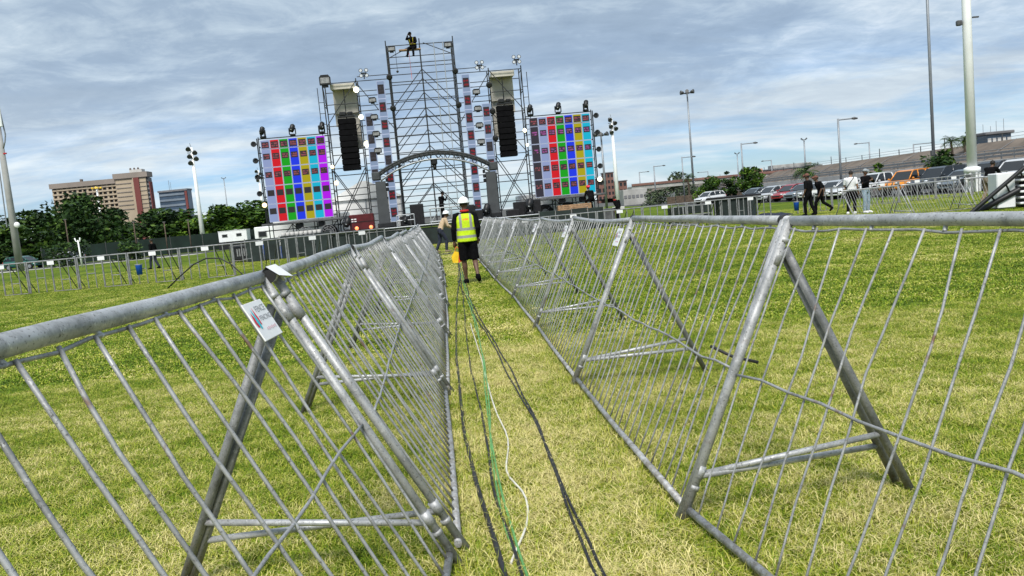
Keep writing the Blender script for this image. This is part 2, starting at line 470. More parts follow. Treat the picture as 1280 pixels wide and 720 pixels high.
# ------------------------------------------------------------------ ground and grass
def grass_colour(n, l, M_, mix, ramp, noise, pos, tint=None):
    """lawn colour at a world position: green turf with straw patches, worn pale along the path"""
    sp = n('ShaderNodeSeparateXYZ'); l(pos, sp.inputs[0])
    x, y = sp.outputs[0], sp.outputs[1]
    flat = n('ShaderNodeCombineXYZ'); l(x, flat.inputs[0]); l(y, flat.inputs[1])
    p = flat.outputs[0]
    big = noise(p, 0.16, 3, 0.5); mid = noise(p, 0.9, 4, 0.6); fin = noise(p, 4.5, 4, 0.6)
    # distance from the trodden line between the barriers
    d = M_('ABSOLUTE', M_('ADD', M_('SUBTRACT', x, 0.45), M_('MULTIPLY', y, 0.085)))
    worn = M_('SUBTRACT', 1.0, M_('DIVIDE', d, 1.0), True)
    # tired turf where people queue, near this end of the rows
    near = M_('SUBTRACT', 0.75, M_('DIVIDE', y, 10.0))
    near = M_('MAXIMUM', near, -0.6)
    def dev(v, k): return M_('MULTIPLY', M_('SUBTRACT', v, 0.5), k)
    s = M_('ADD', M_('ADD', dev(big, 0.6), dev(mid, 0.95)), M_('ADD', dev(fin, 0.85), 0.46))
    s = M_('ADD', s, M_('ADD', M_('MULTIPLY', worn, 0.20), M_('MULTIPLY', near, 0.18)))
    if tint is not None: s = M_('ADD', s, dev(tint, 0.72))
    return ramp(s, [(0.20, G0), (0.45, G1), (0.68, G2), (0.92, G3)]), sp
G0 = (0.060, 0.118, 0.004); G1 = (0.165, 0.265, 0.003); G2 = (0.37, 0.375, 0.045); G3 = (0.66, 0.58, 0.25)

def ground_mat():
    m, nt, b = mat_new('turf_soil')
    n, l, M_, mix, ramp, noise = node_tools(nt)
    geo = n('ShaderNodeNewGeometry'); pos = geo.outputs['Position']
    fine = noise(pos, 38, 4, 0.75)
    c, sp = grass_colour(n, l, M_, mix, ramp, noise, pos, fine)
    # bare earth scuffs
    bare = ramp(noise(pos, 0.55, 5, 0.62, 0.3), [(0.70, 0.0), (0.78, 0.75)])
    c = mix(0.45, c, (0.05, 0.055, 0.018))
    c = mix(bare, c, (0.17, 0.115, 0.06))
    # far off the field gives way to dull town ground
    far = M_('MULTIPLY', M_('SUBTRACT', sp.outputs[1], 150.0), 0.02, True)
    c = mix(far, c, (0.10, 0.10, 0.095))
    l(c, b.inputs['Base Color']); b.inputs['Roughness'].default_value = 0.95; b.inputs['Specular IOR Level'].default_value = 0.1
    bp = n('ShaderNodeBump'); bp.inputs['Strength'].default_value = 0.9; bp.inputs['Distance'].default_value = 0.03
    l(M_('ADD', noise(pos, 30, 5, 0.7), noise(pos, 5, 3, 0.6)), bp.inputs['Height']); l(bp.outputs[0], b.inputs['Normal'])
    MATS['turf_soil'] = m
    m, nt, b = mat_new('grass_blade')
    n, l, M_, mix, ramp, noise = node_tools(nt)
    geo = n('ShaderNodeNewGeometry')
    at = n('ShaderNodeAttribute', attribute_name='tint')
    c, sp = grass_colour(n, l, M_, mix, ramp, noise, geo.outputs['Position'], at.outputs['Fac'])
    l(c, b.inputs['Base Color']); b.inputs['Roughness'].default_value = 0.6; b.inputs['Specular IOR Level'].default_value = 0.25
    MATS['grass_blade'] = m
ground_mat()

mb = MB()
xs = [-3000, -600, -150, -40, -12, 0, 12, 40, 150, 600, 3000]; ys = [-600, -20, 0, 6, 14, 30, 60, 120, 300, 900, 5000]
for i in range(len(xs) - 1):
    for j in range(len(ys) - 1):
        mb.quad((xs[i], ys[j], 0), (xs[i + 1], ys[j], 0), (xs[i + 1], ys[j + 1], 0), (xs[i], ys[j + 1], 0))
tag(mb.build('ground', 'turf_soil'), 'mown sports field of green and straw coloured turf', kind='structure')

def patch_mesh(name, size, count, hmin, hmax, w, seed):
    """a square of lawn: bent blades, some lying flat"""
    rg = np.random.default_rng(seed)
    bx = rg.uniform(-size / 2, size / 2, count); by = rg.uniform(-size / 2, size / 2, count)
    h = rg.uniform(hmin, hmax, count); az = rg.uniform(0, 2 * np.pi, count)
    lean = np.clip(rg.normal(0.75, 0.35, count), 0.1, 1.45)
    tint = np.clip(rg.normal(0.5, 0.25, count), 0, 1)
    lie = rg.random(count) < 0.30
    lean[lie] = rg.uniform(1.2, 1.5, lie.sum()); tint[lie] = np.clip(tint[lie] + 0.3, 0, 1); h[lie] *= 1.5
    dx, dy = np.cos(az), np.sin(az); px, py = -dy, dx
    ww = w * rg.uniform(0.6, 1.2, count)
    V = np.zeros((count, 5, 3), np.float32)
    z0 = np.where(lie, rg.uniform(0.006, 0.022, count), 0.0)
    for k, (t, wk) in enumerate(((0, 1), (0, -1), (.55, .8), (.55, -.8), (1, 0))):
        le = lean * (0.6 + 0.4 * t)
        r_ = h * t * np.sin(le); zz = h * t * np.cos(le)
        V[:, k, 0] = bx + dx * r_ + px * ww * wk / 2
        V[:, k, 1] = by + dy * r_ + py * ww * wk / 2
        V[:, k, 2] = z0 + zz
    idx = np.arange(count)[:, None] * 5
    tri = np.concatenate([idx + np.array([[0, 1, 2]]), idx + np.array([[1, 3, 2]]), idx + np.array([[2, 3, 4]])], 1).reshape(-1)
    me = bpy.data.meshes.new(name)
    nf = count * 3
    me.vertices.add(count * 5); me.vertices.foreach_set('co', V.reshape(-1))
    me.loops.add(nf * 3); me.loops.foreach_set('vertex_index', tri.astype(np.int32))
    me.polygons.add(nf); me.polygons.foreach_set('loop_start', (np.arange(nf) * 3).astype(np.int32))
    me.update(calc_edges=True); me.validate()
    a = me.attributes.new('tint', 'FLOAT', 'POINT'); a.data.foreach_set('value', np.repeat(tint, 5).astype(np.float32))
    me.materials.append(MATS['grass_blade'])
    return me

def scatter(name, label, pts, meshes):
    """lawn patches instanced on a grid of points: one uncountable object"""
    me = bpy.data.meshes.new(name); me.from_pydata(pts, [], [])
    ob = link(name, me)
    ng = bpy.data.node_groups.new(name, 'GeometryNodeTree')
    ng.interface.new_socket('Geometry', in_out='INPUT', socket_type='NodeSocketGeometry')
    ng.interface.new_socket('Geometry', in_out='OUTPUT', socket_type='NodeSocketGeometry')
    N, L = ng.nodes, ng.links
    gi, go = N.new('NodeGroupInput'), N.new('NodeGroupOutput')
    iop = N.new('GeometryNodeInstanceOnPoints'); iop.inputs['Pick Instance'].default_value = True
    jn = N.new('GeometryNodeJoinGeometry')
    for k, pm in enumerate(meshes):
        src = bpy.data.objects.new('grass_patch', pm)
        oi = N.new('GeometryNodeObjectInfo'); oi.inputs['Object'].default_value = src; oi.inputs['As Instance'].default_value = True
        L.new(oi.outputs['Geometry'], jn.inputs[0])
    L.new(jn.outputs[0], iop.inputs['Instance'])
    ri = N.new('FunctionNodeRandomValue'); ri.data_type = 'INT'
    [s for s in ri.inputs if s.name == 'Min' and s.type == 'INT'][0].default_value = 0
    [s for s in ri.inputs if s.name == 'Max' and s.type == 'INT'][0].default_value = len(meshes) - 1
    L.new([s for s in ri.outputs if s.type == 'INT'][0], iop.inputs['Instance Index'])
    rr = N.new('FunctionNodeRandomValue'); rr.data_type = 'FLOAT_VECTOR'
    vs_ = [s for s in rr.inputs if s.type == 'VECTOR']
    vs_[0].default_value = (0, 0, 0); vs_[1].default_value = (0, 0, 6.283)
    rr.inputs['Seed'].default_value = 5
    L.new([s for s in rr.outputs if s.type == 'VECTOR'][0], iop.inputs['Rotation'])
    L.new(gi.outputs[0], iop.inputs['Points']); L.new(iop.outputs[0], go.inputs[0])
    md = ob.modifiers.new('lawn', 'NODES'); md.node_group = ng
    return tag(ob, label, 'grass', kind='stuff')

def wedge(y0, y1, step, seed):
    rg = random.Random(seed); pts = []; y = y0
    while y < y1:
        half_r = 0.70 * y + 0.9; half_l = 0.70 * y + 0.9
        x = -half_l
        while x < half_r:
            pts.append((x + rg.uniform(-.12, .12) * step, y + rg.uniform(-.12, .12) * step, 0.0)); x += step
        y += step
    return pts
scatter('near_grass', 'short mottled green and straw lawn grass at the front of the field', wedge(1.3, 9.0, 0.42, 1), [patch_mesh('grass_patch', 0.56, 3900, 0.020, 0.052, 0.0036, 10 + k) for k in range(3)])
scatter('far_grass', 'short bright green lawn grass further out on the field', wedge(9.0, 46.0, 0.9, 2), [patch_mesh('grass_patch', 1.15, 3200, 0.014, 0.038, 0.010, 20 + k) for k in range(3)])

# surfaces beside the field
def sheet(name, pts, z, mat, label):
    m = MB(); m.faces([(x, y, z) for x, y in pts], [tuple(range(len(pts)))])
    return tag(m.build(name, mat), label, kind='structure')
sheet('car_park', [(27.6, 40), (46.5, 40), (46.5, 160), (21.5, 160), (21.3, 92), (22.3, 66), (25.2, 52)], 0.004, 'asphalt', 'dark asphalt car park beside the field')
sheet('footpath', [(-90, 73), (-30, 76.5), (-30, 80), (-90, 77.5)], 0.004, 'path_pale', 'pale concrete path along the far left edge of the field')
sheet('road', [(-110, 79), (-30, 81), (-30, 88), (-110, 88)], 0.006, 'asphalt', 'grey service road behind the pale path')
plain('line_paint', (0.42, 0.46, 0.36), 0.95, 0, 0.35, 5)
def ground_line(pts, w, label):
    m = MB()
    for a, b in zip(pts[:-1], pts[1:]):
        a, b = Vector((*a, .006)), Vector((*b, .006)); t = (b - a).normalized(); s = Vector((-t.y, t.x, 0)) * w / 2
        m.quad(a - s, b - s, b + s, a + s)
    return tag(m.build('pitch_line', 'line_paint'), label, kind='structure')
ground_line([(-7.2 + 4.2 * math.cos(R(a)), 29.0 + 4.2 * math.sin(R(a))) for a in range(95, 230, 7)], 0.12, 'faded white curved pitch marking left of the barriers')
ground_line([(5.2 + 4.5 * math.cos(R(a)), 24.5 + 5.0 * math.sin(R(a))) for a in range(-60, 95, 7)], 0.12, 'faded white curved pitch marking right of the barriers')
def scuff(x, y, rx, ry, seed, label):
    rg = random.Random(seed); m = MB(); n_ = 22
    vs = [(x, y, .007)]
    for k in range(n_):
        a = 2 * math.pi * k / n_; q = rg.uniform(.65, 1.15); vs.append((x + rx * q * math.cos(a), y + ry * q * math.sin(a), .005))
    m.faces(vs, [(0, 1 + k, 1 + (k + 1) % n_) for k in range(n_)])
    return tag(m.build('bare_earth', 'earth'), label, kind='structure')
plain('earth', (0.17, 0.095, 0.05), 0.95, 0, 0.4, 6, 0.6)
scuff(3.3, 15.6, 0.7, 0.55, 1, 'bare reddish earth patch beyond the second right barrier')
scuff(-4.6, 7.9, 0.35, 0.28, 2, 'small bare earth patch at the left of the field')
scuff(9.3, 19.6, 1.4, 0.5, 3, 'bare earth patch behind the near right barrier rail')

# ------------------------------------------------------------------ A-frame barriers along the path
BL = 3.25
FO = [0.60]            # how far the sloping face leans out at its foot
def wob(rg, a, b, n, amp):
    a, b = Vector(a), Vector(b)
    ox = [0] + [rg.uniform(-1, 1) * amp for _ in range(n - 1)] + [0]
    return [a.lerp(b, i / n) + Vector((ox[i], rg.uniform(-.2, .2) * amp if 0 < i < n else 0, 0)) for i in range(n + 1)]
def face(z, y_top=0.0):
    return -FO[0] * (1 - z / 1.36)
rgp = random.Random(7)
def picket_mesh(k, r=.0050):
    rg = random.Random(100 + k)
    bend = rg.uniform(-.05, .05); kink = rg.choice([.45, .6, .75, .85]); kk = rg.uniform(-.05, .05)
    p = []
    for i in range(11):
        t = i / 10; z = .075 + (1.33 - .075) * t
        x = bend * math.sin(math.pi * t) + kk * max(0, 1 - abs(t - kink) / .22) * .6 + rg.uniform(-.003, .003)
        y = face(z) - .006 + .02 * math.sin(math.pi * t) * bend * 8
        p.append((x, y, z))
    return MB().tube(p, r, 6, 0).mesh('picket', 'galv_wire')
FO[0] = .62; PICK_R = [picket_mesh(k) for k in range(9)]
FO[0] = .71; PICK_L = [picket_mesh(k, .0064) for k in range(9)]
PICK = PICK_R
def make_barrier(seed, sign_at=None, rail_drop=0.0):
    rg = random.Random(seed)
    t = thing('crowd_barrier', 'galvanised barrier', 'barrier')
    pts = wob(rg, (0.0, 0, 1.36), (BL, 0, 1.36), 6, 0.0)
    pts = [p + Vector((0, rg.uniform(-.003, .003), rg.uniform(-.003, .003) - rail_drop * math.sin(math.pi * p.x / BL))) for p in pts]
    MB().tube(pts, .028 if FO[0] > .65 else .0235, 16).build('top_rail', 'galv_rail', t)
    MB().tube([(0.02, face(.07) - .006, .07), (BL * .5, face(.07) - .012, .062), (BL - .02, face(.07) - .006, .07)], .018, 10).build('bottom_rail', 'galv_rail', t)
    MB().tube([(0.05 + i * (BL - .1) / 22, face(1.325) + rg.uniform(-.004, .004), 1.322 + (rg.uniform(-.009, .002) if i % 3 else .004)) for i in range(23)], .0058, 6).build('upper_wire', 'galv_wire', t)
    MB().tube([(0.05 + i * (BL - .1) / 14, face(.69) - .014, .69 + rg.uniform(-.012, .012)) for i in range(15)], .0062, 6).build('middle_wire', 'galv_wire', t)
    for i in range(8):                                  # short welds that hang the wire from the rail
        x = .25 + i * (BL - .5) / 7
        o = rod(t, 'weld_tab', (x, 0, 1.345), (x + .01, face(1.325), 1.320), .008, 'galv_rail', 6)
    n_ = 19 if seed < 10 else 22
    MB().tube([(-.012, 0, 1.36), (.022, 0, 1.36)], .0285, 14).build('rail_sleeve', 'black_rubber', t)
    for i in range(n_):
        o = link('picket', (PICK_L if FO[0] > .65 else PICK_R)[rg.randrange(9)], t, (.13 + i * (BL - .26) / (n_ - 1) + rg.uniform(-.008, .008), 0, 0))
        if rg.random() < .5: o.scale = (-1, 1, 1)
    for x in ((.062, BL - .062) if FO[0] > .65 else (.016, BL - .016)):
        MB().tube([(x, face(0) - .018, 0.0), (x, -.005, 1.362)], .0195 if FO[0] > .65 else .0225, 12).build('post', 'galv_tube', t)
        MB().tube([(x, -.035, 1.235), (x, .53, 0.0)], .0205, 12).build('rear_leg', 'galv_leg_shaded', t)
        MB().tube([(x, face(.22), .22), (x, .53 * (1 - (.22 if x < 1 else .31) / 1.235) - .01, .22 if x < 1 else .31)], .0145, 10).build('brace', 'galv_rail', t)
        for z, h in ((1.20, .035), (1.275, .010), (.24, .028), (.17, .010)):
            yy = lambda q: face(q) - .015 * (1 - q / 1.36)
            MB().tube([(x, yy(z - h), z - h), (x, yy(z + h), z + h)], .0248, 12).build('clamp', 'galv_tube', t)
    if sign_at is not None: sign_plate(t, sign_at)
    return t
def sign_plate(t, x):
    # zip-tied to the pickets just below the rail, in the sloping plane of the bars
    sl = math.atan2(FO[0], 1.36)
    rot = Matrix.Rotation(math.pi / 2 - sl, 4, 'X')
    base = Vector((x, face(1.215) - .022, 1.215))
    p = MB().box((0, 0, 0), (.30, .225, .006), 0, None, .003).build('sign_plate', 'sign_white', t)
    p.matrix_local = Matrix.Translation(base) @ rot @ Matrix.Diagonal((.72, .72, 1, 1))
    def add(name, me, x_, y_):
        o = link(name, me, p, (x_, y_, .0042)); return o
    add('lettering', text_mesh('FENCE', .052, 'ink_grey'), .05, .062)
    add('lettering', text_mesh('FENCING', .042, 'ink_grey'), .052, .008)
    q = MB()
    for i in range(6): q.box((-.02 + i * .026, -.055, 0), (.016, .018 if i % 2 else .012, .0006))
    q.build('small_print', 'ink_pink', p, (.0, 0, .0042))
    e = MB()
    def flame(cx, cy, w, h, mi):
        pts = [(0, h), (w * .6, h * .35), (w, -h * .3), (w * .55, -h), (-w * .4, -h), (-w, -h * .35), (-w * .5, h * .3)]
        e.faces([(cx + a, cy + b, mi * .0006) for a, b in pts], [tuple(range(7))], mi)
    flame(-.118, .012, .020, .045, 0); flame(-.092, .018, .019, .062, 1); flame(-.064, .030, .014, .052, 0)
    o = e.build('emblem', ['ink_red', 'ink_cyan'], p, (0, 0, .0042))
    return p
def place_barrier(t, a, b, label, group):
    """local x runs from ground point a to b (the foot of the sloping face)"""
    a, b = Vector((*a, 0)), Vector((*b, 0)); d = b - a
    ang = math.atan2(d.y, d.x)
    off = Matrix.Rotation(ang, 3, 'Z') @ Vector((0, FO[0] + .018, 0))
    t.location = a + off; t.rotation_euler = (0, 0, ang); t.scale = (d.length / BL, 1, 1)
    tag(t, label, 'barrier', group)
    return t

L_foot = [(-.38, .22), (-.30, 3.47), (-.58, 6.75), (-.81, 10.0), (-1.05, 13.3), (-1.35, 16.9), (-1.62, 20.2), (-1.92, 23.5), (-2.20, 26.7), (-2.52, 29.9)]
L_h = [1.0, 1.0, .99, .97, .95, .94, .94, .94, .94]
R_h = [1.01, 1.01, 1.0, .98, .97, .97, .97, .97, .97]
R_foot = [(1.33, .46), (.68, 3.64), (.43, 6.66), (.22, 10.0), (-.03, 13.58), (-.37, 17.2), (-.63, 20.6), (-.90, 23.9), (-1.17, 27.2), (-1.44, 30.5)]
def row(feet, left):
    protos = []; FO[0] = .71 if left else .62
    side = 'left' if left else 'right'
    for i in range(len(feet) - 1):
        a, b = (feet[i], feet[i + 1]) if left else (feet[i + 1], feet[i])
        if left: b = (b[0] - (.032 if i == 0 else .02), b[1] - .02)     # panels lap: this one's end frame stands just outside the next
        g = 'A-frame barriers lining the %s side of the path' % side
        if i < 3:
            sign = (BL - .40 if i == 0 else None) if left else (BL - .28 if i > 1 else None)
            t = make_barrier(10 * i + (1 if left else 5), sign, .03 if i == 2 else 0)
            protos.append(t)
        else:
            t = copy_tree(protos[1 + i % 2] if left else protos[2])
        if i == 0: lab = 'nearest steel A-frame barrier on the left, its thick rail rising from the frame edge' if left else 'nearest steel A-frame barrier on the right, turned outward from the path'
        elif i == len(feet) - 2: lab = 'last A-frame barrier of the %s row, the one closest to the stage' % side
        else: lab = '%s A-frame barrier from the camera in the %s row along the path' % (ORD[i], side)
        place_barrier(t, a, b, lab, g); t.scale.z = (L_h if left else R_h)[i]
    return protos
lp = row(L_foot, True)
row(R_foot, False)
scatter('rail_grass', 'longer uncut grass standing along the foot of the barriers', [(a[0] + (b[0] - a[0]) * q / 26 + random.Random(q * 7 + i).uniform(-.10, .16) , a[1] + (b[1] - a[1]) * q / 26, 0.0) for F in (L_foot, R_foot) for i, (a, b) in enumerate(list(zip(F[:-1], F[1:]))[:5]) for q in range(26)],
        [patch_mesh('grass_patch', 0.24, 170, 0.04, 0.105, 0.004, 30 + k) for k in range(2)])
# scrap of pale plastic folded over the rail joint of the nearest left barrier
m = MB()
m.faces([(-.05, -.035, -.005), (.06, -.045, -.02), (.055, .0, .032), (-.05, .0, .03), (.06, .035, -.03), (-.045, .03, -.01), (.10, -.05, -.055)], [(0, 1, 2, 3), (3, 2, 4, 5), (1, 6, 2)])
cp = m.build('plastic_cap', 'sign_white', lp[0], (BL - .005, -.030, 1.368)); cp.scale = (1.35, 1.55, 1.15)

# low barriers standing on the field at the right
def place_low(t, a, b, label, group):
    place_barrier(t, a, b, label, group); t.scale.z = .80; t.scale.y = .85
src = lp[1]
pts_ = [(11.6, 26.4), (14.0, 27.3), (16.5, 28.0), (19.2, 28.2)]; FO[0] = .71
for i in range(3):
    place_low(copy_tree(src), pts_[i], pts_[i + 1], ['A-frame barrier in front of the walker in the white T-shirt', 'middle A-frame barrier of the three out on the right field', 'A-frame barrier beside the dark folded rigging at the right edge'][i], 'low A-frame barriers out on the right field')

# ------------------------------------------------------------------ perimeter fence of tube panels
FW = 2.05
def make_fence():
    t = thing('fence_panel', 'grey fence panel', 'fence')
    rod(t, 'top_rail', (0, 0, 1.08), (FW, 0, 1.08), .024, 'galv_fence', 8)
    n_ = 6
    for i in range(n_ + 1):
        x = .025 + (FW - .05) * i / n_
        rod(t, 'post' if i in (0, n_) else 'upright', (x, 0, 0.02), (x, 0, 1.08), .030 if i in (0, n_ / 2, n_) else .019, 'galv_fence', 8)
    rod(t, 'bottom_rail', (FW / 2, -.02, .03), (FW, -.02, .03), .015, 'galv_fence', 8)
    rod(t, 'crossbar', (.36, 0, .52), (.70, 0, .52), .014, 'galv_fence', 6)
    rod(t, 'crossbar', (1.36, 0, .40), (1.69, 0, .40), .014, 'galv_fence', 6)
    for x in (1.36, 1.69):
        rod(t, 'rear_brace', (x, .02, 1.0), (x, .85, .03), .018, 'galv_dark', 6)
    MB().box((1.02, -.032, 1.0), (.28, .008, .13)).build('number_plate_blank', 'sign_white', t)
    for o in t.children:
        if o.name.startswith('number_plate'): o.name = 'sign_plate'
    return t
f0 = make_fence(); used = [False]
def fence_run(pts, labfn, group, zs=1.0):
    """walks a polyline in steps of one panel"""
    pts = [Vector((*p, 0)) for p in pts]; seg = 0; pos = pts[0]; k = 0
    lens = [(b - a).length for a, b in zip(pts[:-1], pts[1:])]
    total = sum(lens); s = 0.0; N_ = int(total // (FW + .02))
    def at(s_):
        for (a, b), L_ in zip(zip(pts[:-1], pts[1:]), lens):
            if s_ <= L_ + 1e-6: return a.lerp(b, s_ / L_)
            s_ -= L_
        return pts[-1]
    for k in range(N_):
        a, b = at(s), at(s + FW + .02); d = b - a
        t = copy_tree(f0) if used[0] else f0
        used[0] = True
        t.location = a; t.rotation_euler = (0, 0, math.atan2(d.y, d.x)); t.scale.z = zs
        tag(t, labfn(k, N_), 'fence', group)
        s += FW + .02
fence_run([(-22.6, 31.3), (-10.4, 29.9), (-4.4, 33.6)], lambda k, n: 'grey tube fence panel on the left of the field, %s counted from the left end' % (['first'] + ORD[1:])[k], 'grey fence panels left of the path', 1.13)
fence_run([(-.2, 32.2), (7.0, 34.2), (13.6, 36.0)], lambda k, n: 'grey tube fence panel right of the path, %s counted from the path' % (['first'] + ORD[1:])[k], 'grey fence panels right of the path')
fence_run([(14.0, 38.5), (20, 40.5), (26.5, 41.5)], lambda k, n: 'grey fence panel before the parked cars, %s from the two dark walkers' % (['first'] + ORD[1:])[k], 'grey fence panels before the parked cars')

# ------------------------------------------------------------------ the stage
SA = R(5.2); SO = Vector((-3.84, 45.4, .14)); SM = Matrix.Rotation(SA, 3, 'Z')
def S(x, y, z=0.0): return SO + SM @ Vector((x, y, z))
def sthing(name, label, cat, x, y, z=0.0, group=None): return thing(name, label, cat, S(x, y, z), SA, group)
TR = .028
def tower(t, xs, ys, z0, z1, step, phase=0.0, top_pole=.25, pale=False, skip=()):
    for x in xs:
        for y in ys:
            rod(t, 'upright', (x, y, z0), (x, y, z1 + top_pole), TR * 1.1, 'scaffold_backlit', 8)
    z = z0 + phase
    while z <= z1 + .01:
        for a, b in zip(xs[:-1], xs[1:]):
            for j, y in enumerate(ys):
                rod(t, 'ledger', (a, y, z - .33 * j), (b, y, z - .33 * j), TR * .85, 'scaffold_backlit', 6)
        for x in (xs[0], xs[-1]):
            for y0, y1 in zip(ys[:-1], ys[1:]):
                rod(t, 'transom', (x, y0, z - .06), (x, y1, z - .06), TR * .85, 'scaffold_backlit', 6)
        z += step

# centre tower: two bays wide, two deep, with chevron bracing
t = sthing('scaffold_tower', 'tallest scaffold tower in the middle of the stage with chevron bracing', 'scaffold', 0, 0, 0)
tower(t, (-1.85, 0, 1.85), (0, 1.5, 3.0), 1.0, 10.95, .99, .0)
for y in (.04, 3.04):
    for z in (9.55, 7.45, 5.35, 3.25):
        for s in (-1, 1):
            rod(t, 'brace', (0, y, z), (s * 1.83, y, z - 2.05), TR * .85, 'scaffold_backlit', 6)
for z in (8.5, 6.4, 4.3):
    for s in (-1, 1): rod(t, 'brace', (0, 1.54, z), (s * 1.83, 1.54, z - 2.05), TR * .8, 'scaffold_backlit', 6)
for s in (-1, 1):
    rod(t, 'brace', (s * 1.85, -.03, 10.2), (s * .2, -.03, 10.95), TR * .8, 'scaffold_backlit', 6)
MB().box((-.55, .02, 10.62), (1.2, .36, .06)).build('plank', 'wood', t)
rod(t, 'rope', (-.62, -.05, 10.6), (-.60, -.05, 9.0), .010, 'orange_plastic', 5)
for x, z0_ in ((.75, 1.3), (1.25, 2.0)):
    rod(t, 'ladder_rail', (x, -.10, z0_), (x + .03, -.10, 10.9), .022, 'scaffold_pale', 6)
rod(t, 'chain', (-1.35, .0, 9.6), (-1.35, 0, 10.9), .012, 'black_metal', 5)
MB().ball((-1.35, 0, 9.5), .07).build('chain_hook', 'black_metal', t)

# wing towers: a speaker bay outside, a column bay inside
for s, nm in ((-1, 'left'), (1, 'right')):
    t = sthing('scaffold_tower', '%s wing scaffold carrying the black hanging speaker and white cloth' % nm, 'scaffold', s * 3.7, .3, 0)
    xs = sorted((s * 1.85, 0.0)); top = 9.25
    tower(t, xs, (0, 1.2), 1.0, top, 1.17, .0, .12)
    inner = sorted((-s * 1.82, 0.0))
    z = 1.0
    while z < top + .1:
        rod(t, 'ledger', (inner[0], 0, z), (inner[1], 0, z), TR * .8, 'scaffold_backlit', 6)
        rod(t, 'ledger', (inner[0], 1.2, z + .45), (inner[1], 1.2, z + .45), TR * .8, 'scaffold_backlit', 6)
        z += .82
    for z in (6.85, 4.45):
        rod(t, 'brace', (0, -.03, z + 2.4), (s * 1.85, -.03, z), TR * .85, 'scaffold_backlit', 6)
    for y in (-.03, 1.22):
        rod(t, 'brace', (0, y, 4.45), (s * 1.85, y, 1.3), TR * .85, 'scaffold_backlit', 6)
        rod(t, 'brace', (s * 1.85, y, 4.45), (0, y, 1.3), TR * .85, 'scaffold_backlit', 6)
    rod(t, 'brace', (0, 1.22, 9.2), (-s * 1.8, 1.22, 6.6), TR * .8, 'scaffold_backlit', 6)
    rod(t, 'brace', (s * 1.85, .02, 9.2), (s * 1.85, 1.2, 7.6), TR * .8, 'scaffold_backlit', 6)
    rod(t, 'brace', (s * 1.85, 1.2, 7.4), (s * 1.85, 0, 5.2), TR * .8, 'scaffold_backlit', 6)
    for z in range(12): rod(t, 'rung', (s * 1.85, .05, 1.6 + z * .6), (s * 2.15, .05, 1.6 + z * .6), TR * .6, 'scaffold_backlit', 6)
    rod(t, 'upright', (s * 2.15, .05, 1.0), (s * 2.15, .05, 9.0), TR * .8, 'scaffold_backlit', 6)
    # cloth hung behind the speaker, and a white sheet low in the bay
    def cloth(label, mat, w0, w1, z0, z1, y):
        m = MB(); nx, nz = 8, 10
        def pt(i, j):
            return (w0 + (w1 - w0) * i / nx, y + .03 * math.sin(i * 2.1 + j * .3) + .02 * math.sin(j * 1.3), z0 + (z1 - z0) * j / nz)
        for i in range(nx):
            for j in range(nz): m.quad(pt(i, j), pt(i + 1, j), pt(i + 1, j + 1), pt(i, j + 1), 0, True)
        tag(m.build('backdrop_cloth', mat), label, 'cloth').matrix_world = Matrix.Translation(S(s * 3.7, .3)) @ SM.to_4x4()
    cloth('cream cloth hanging behind the %s black speaker' % nm, 'cream_cloth', s * .10, s * 1.34, 5.6, 7.2, 1.30)
    m = MB().box((s * .78, .62, 8.95), (1.36, .9, .06)).box((s * .78, .16, 9.02), (1.36, .05, .30)).box((s * .78, 1.06, 8.3), (1.30, .05, 1.3)).box((s * .78, 1.28, 7.9), (1.36, .04, 1.9))
    tag(m.build('canopy_sheet', 'cream_cloth'), 'cream canopy sheet over the %s hanging speaker' % nm, 'canopy').matrix_world = Matrix.Translation(S(s * 3.7, .3)) @ SM.to_4x4()
    # line array
    a = sthing('speaker_array', 'tall black hanging speaker array on the %s wing' % nm, 'speaker', s * 4.45, .45, 4.35, 'black hanging speaker arrays')
    for k in range(9):
        m = MB().box((0, .02 * abs(k - 4), .17 + k * .32), (.98, .5, .305), 0, None, .03)
        m.box((0, -.252 + .02 * abs(k - 4), .17 + k * .32), (.90, .012, .26), 1)
        m.build('cabinet', ['speaker_black', 'speaker_black'], a)
    rod(a, 'hanger', (0, .1, 2.9), (0, .1, 4.5), .03, 'black_metal', 6)
    MB().box((0, .1, 3.02), (.9, .5, .10)).box((-.18, -.05, 3.15), (.34, .3, .20), 0, None, .03).box((.22, -.05, 3.16), (.30, .25, .14), 0, None, .03).build('rigging_frame', 'black_metal', a)

# LED tiles
_tile = {}
def tile_mesh(w, h, mat):
    k = (round(w, 3), round(h, 3), mat)
    if k not in _tile:
        m = MB()
        m.quad((-w / 2, 0, -h / 2), (w / 2, 0, -h / 2), (w / 2, 0, h / 2), (-w / 2, 0, h / 2), 0)
        m.quad((w / 2, .08, -h / 2), (-w / 2, .08, -h / 2), (-w / 2, .08, h / 2), (w / 2, .08, h / 2), 1)
        for a, b in (((-w / 2, -h / 2), (w / 2, -h / 2)), ((w / 2, -h / 2), (w / 2, h / 2)), ((w / 2, h / 2), (-w / 2, h / 2)), ((-w / 2, h / 2), (-w / 2, -h / 2))):
            m.quad((a[0], .08, a[1]), (b[0], .08, b[1]), (b[0], 0, b[1]), (a[0], 0, a[1]), 1)
        me = m.mesh('led_tile', [mat, 'black_metal'])
        uv = me.uv_layers.new(name='UVMap')
        for p in me.polygons:
            for c, li in zip(((0, 0), (1, 0), (1, 1), (0, 1)), p.loop_indices): uv.data[li].uv = c
        _tile[k] = me
    return _tile[k]
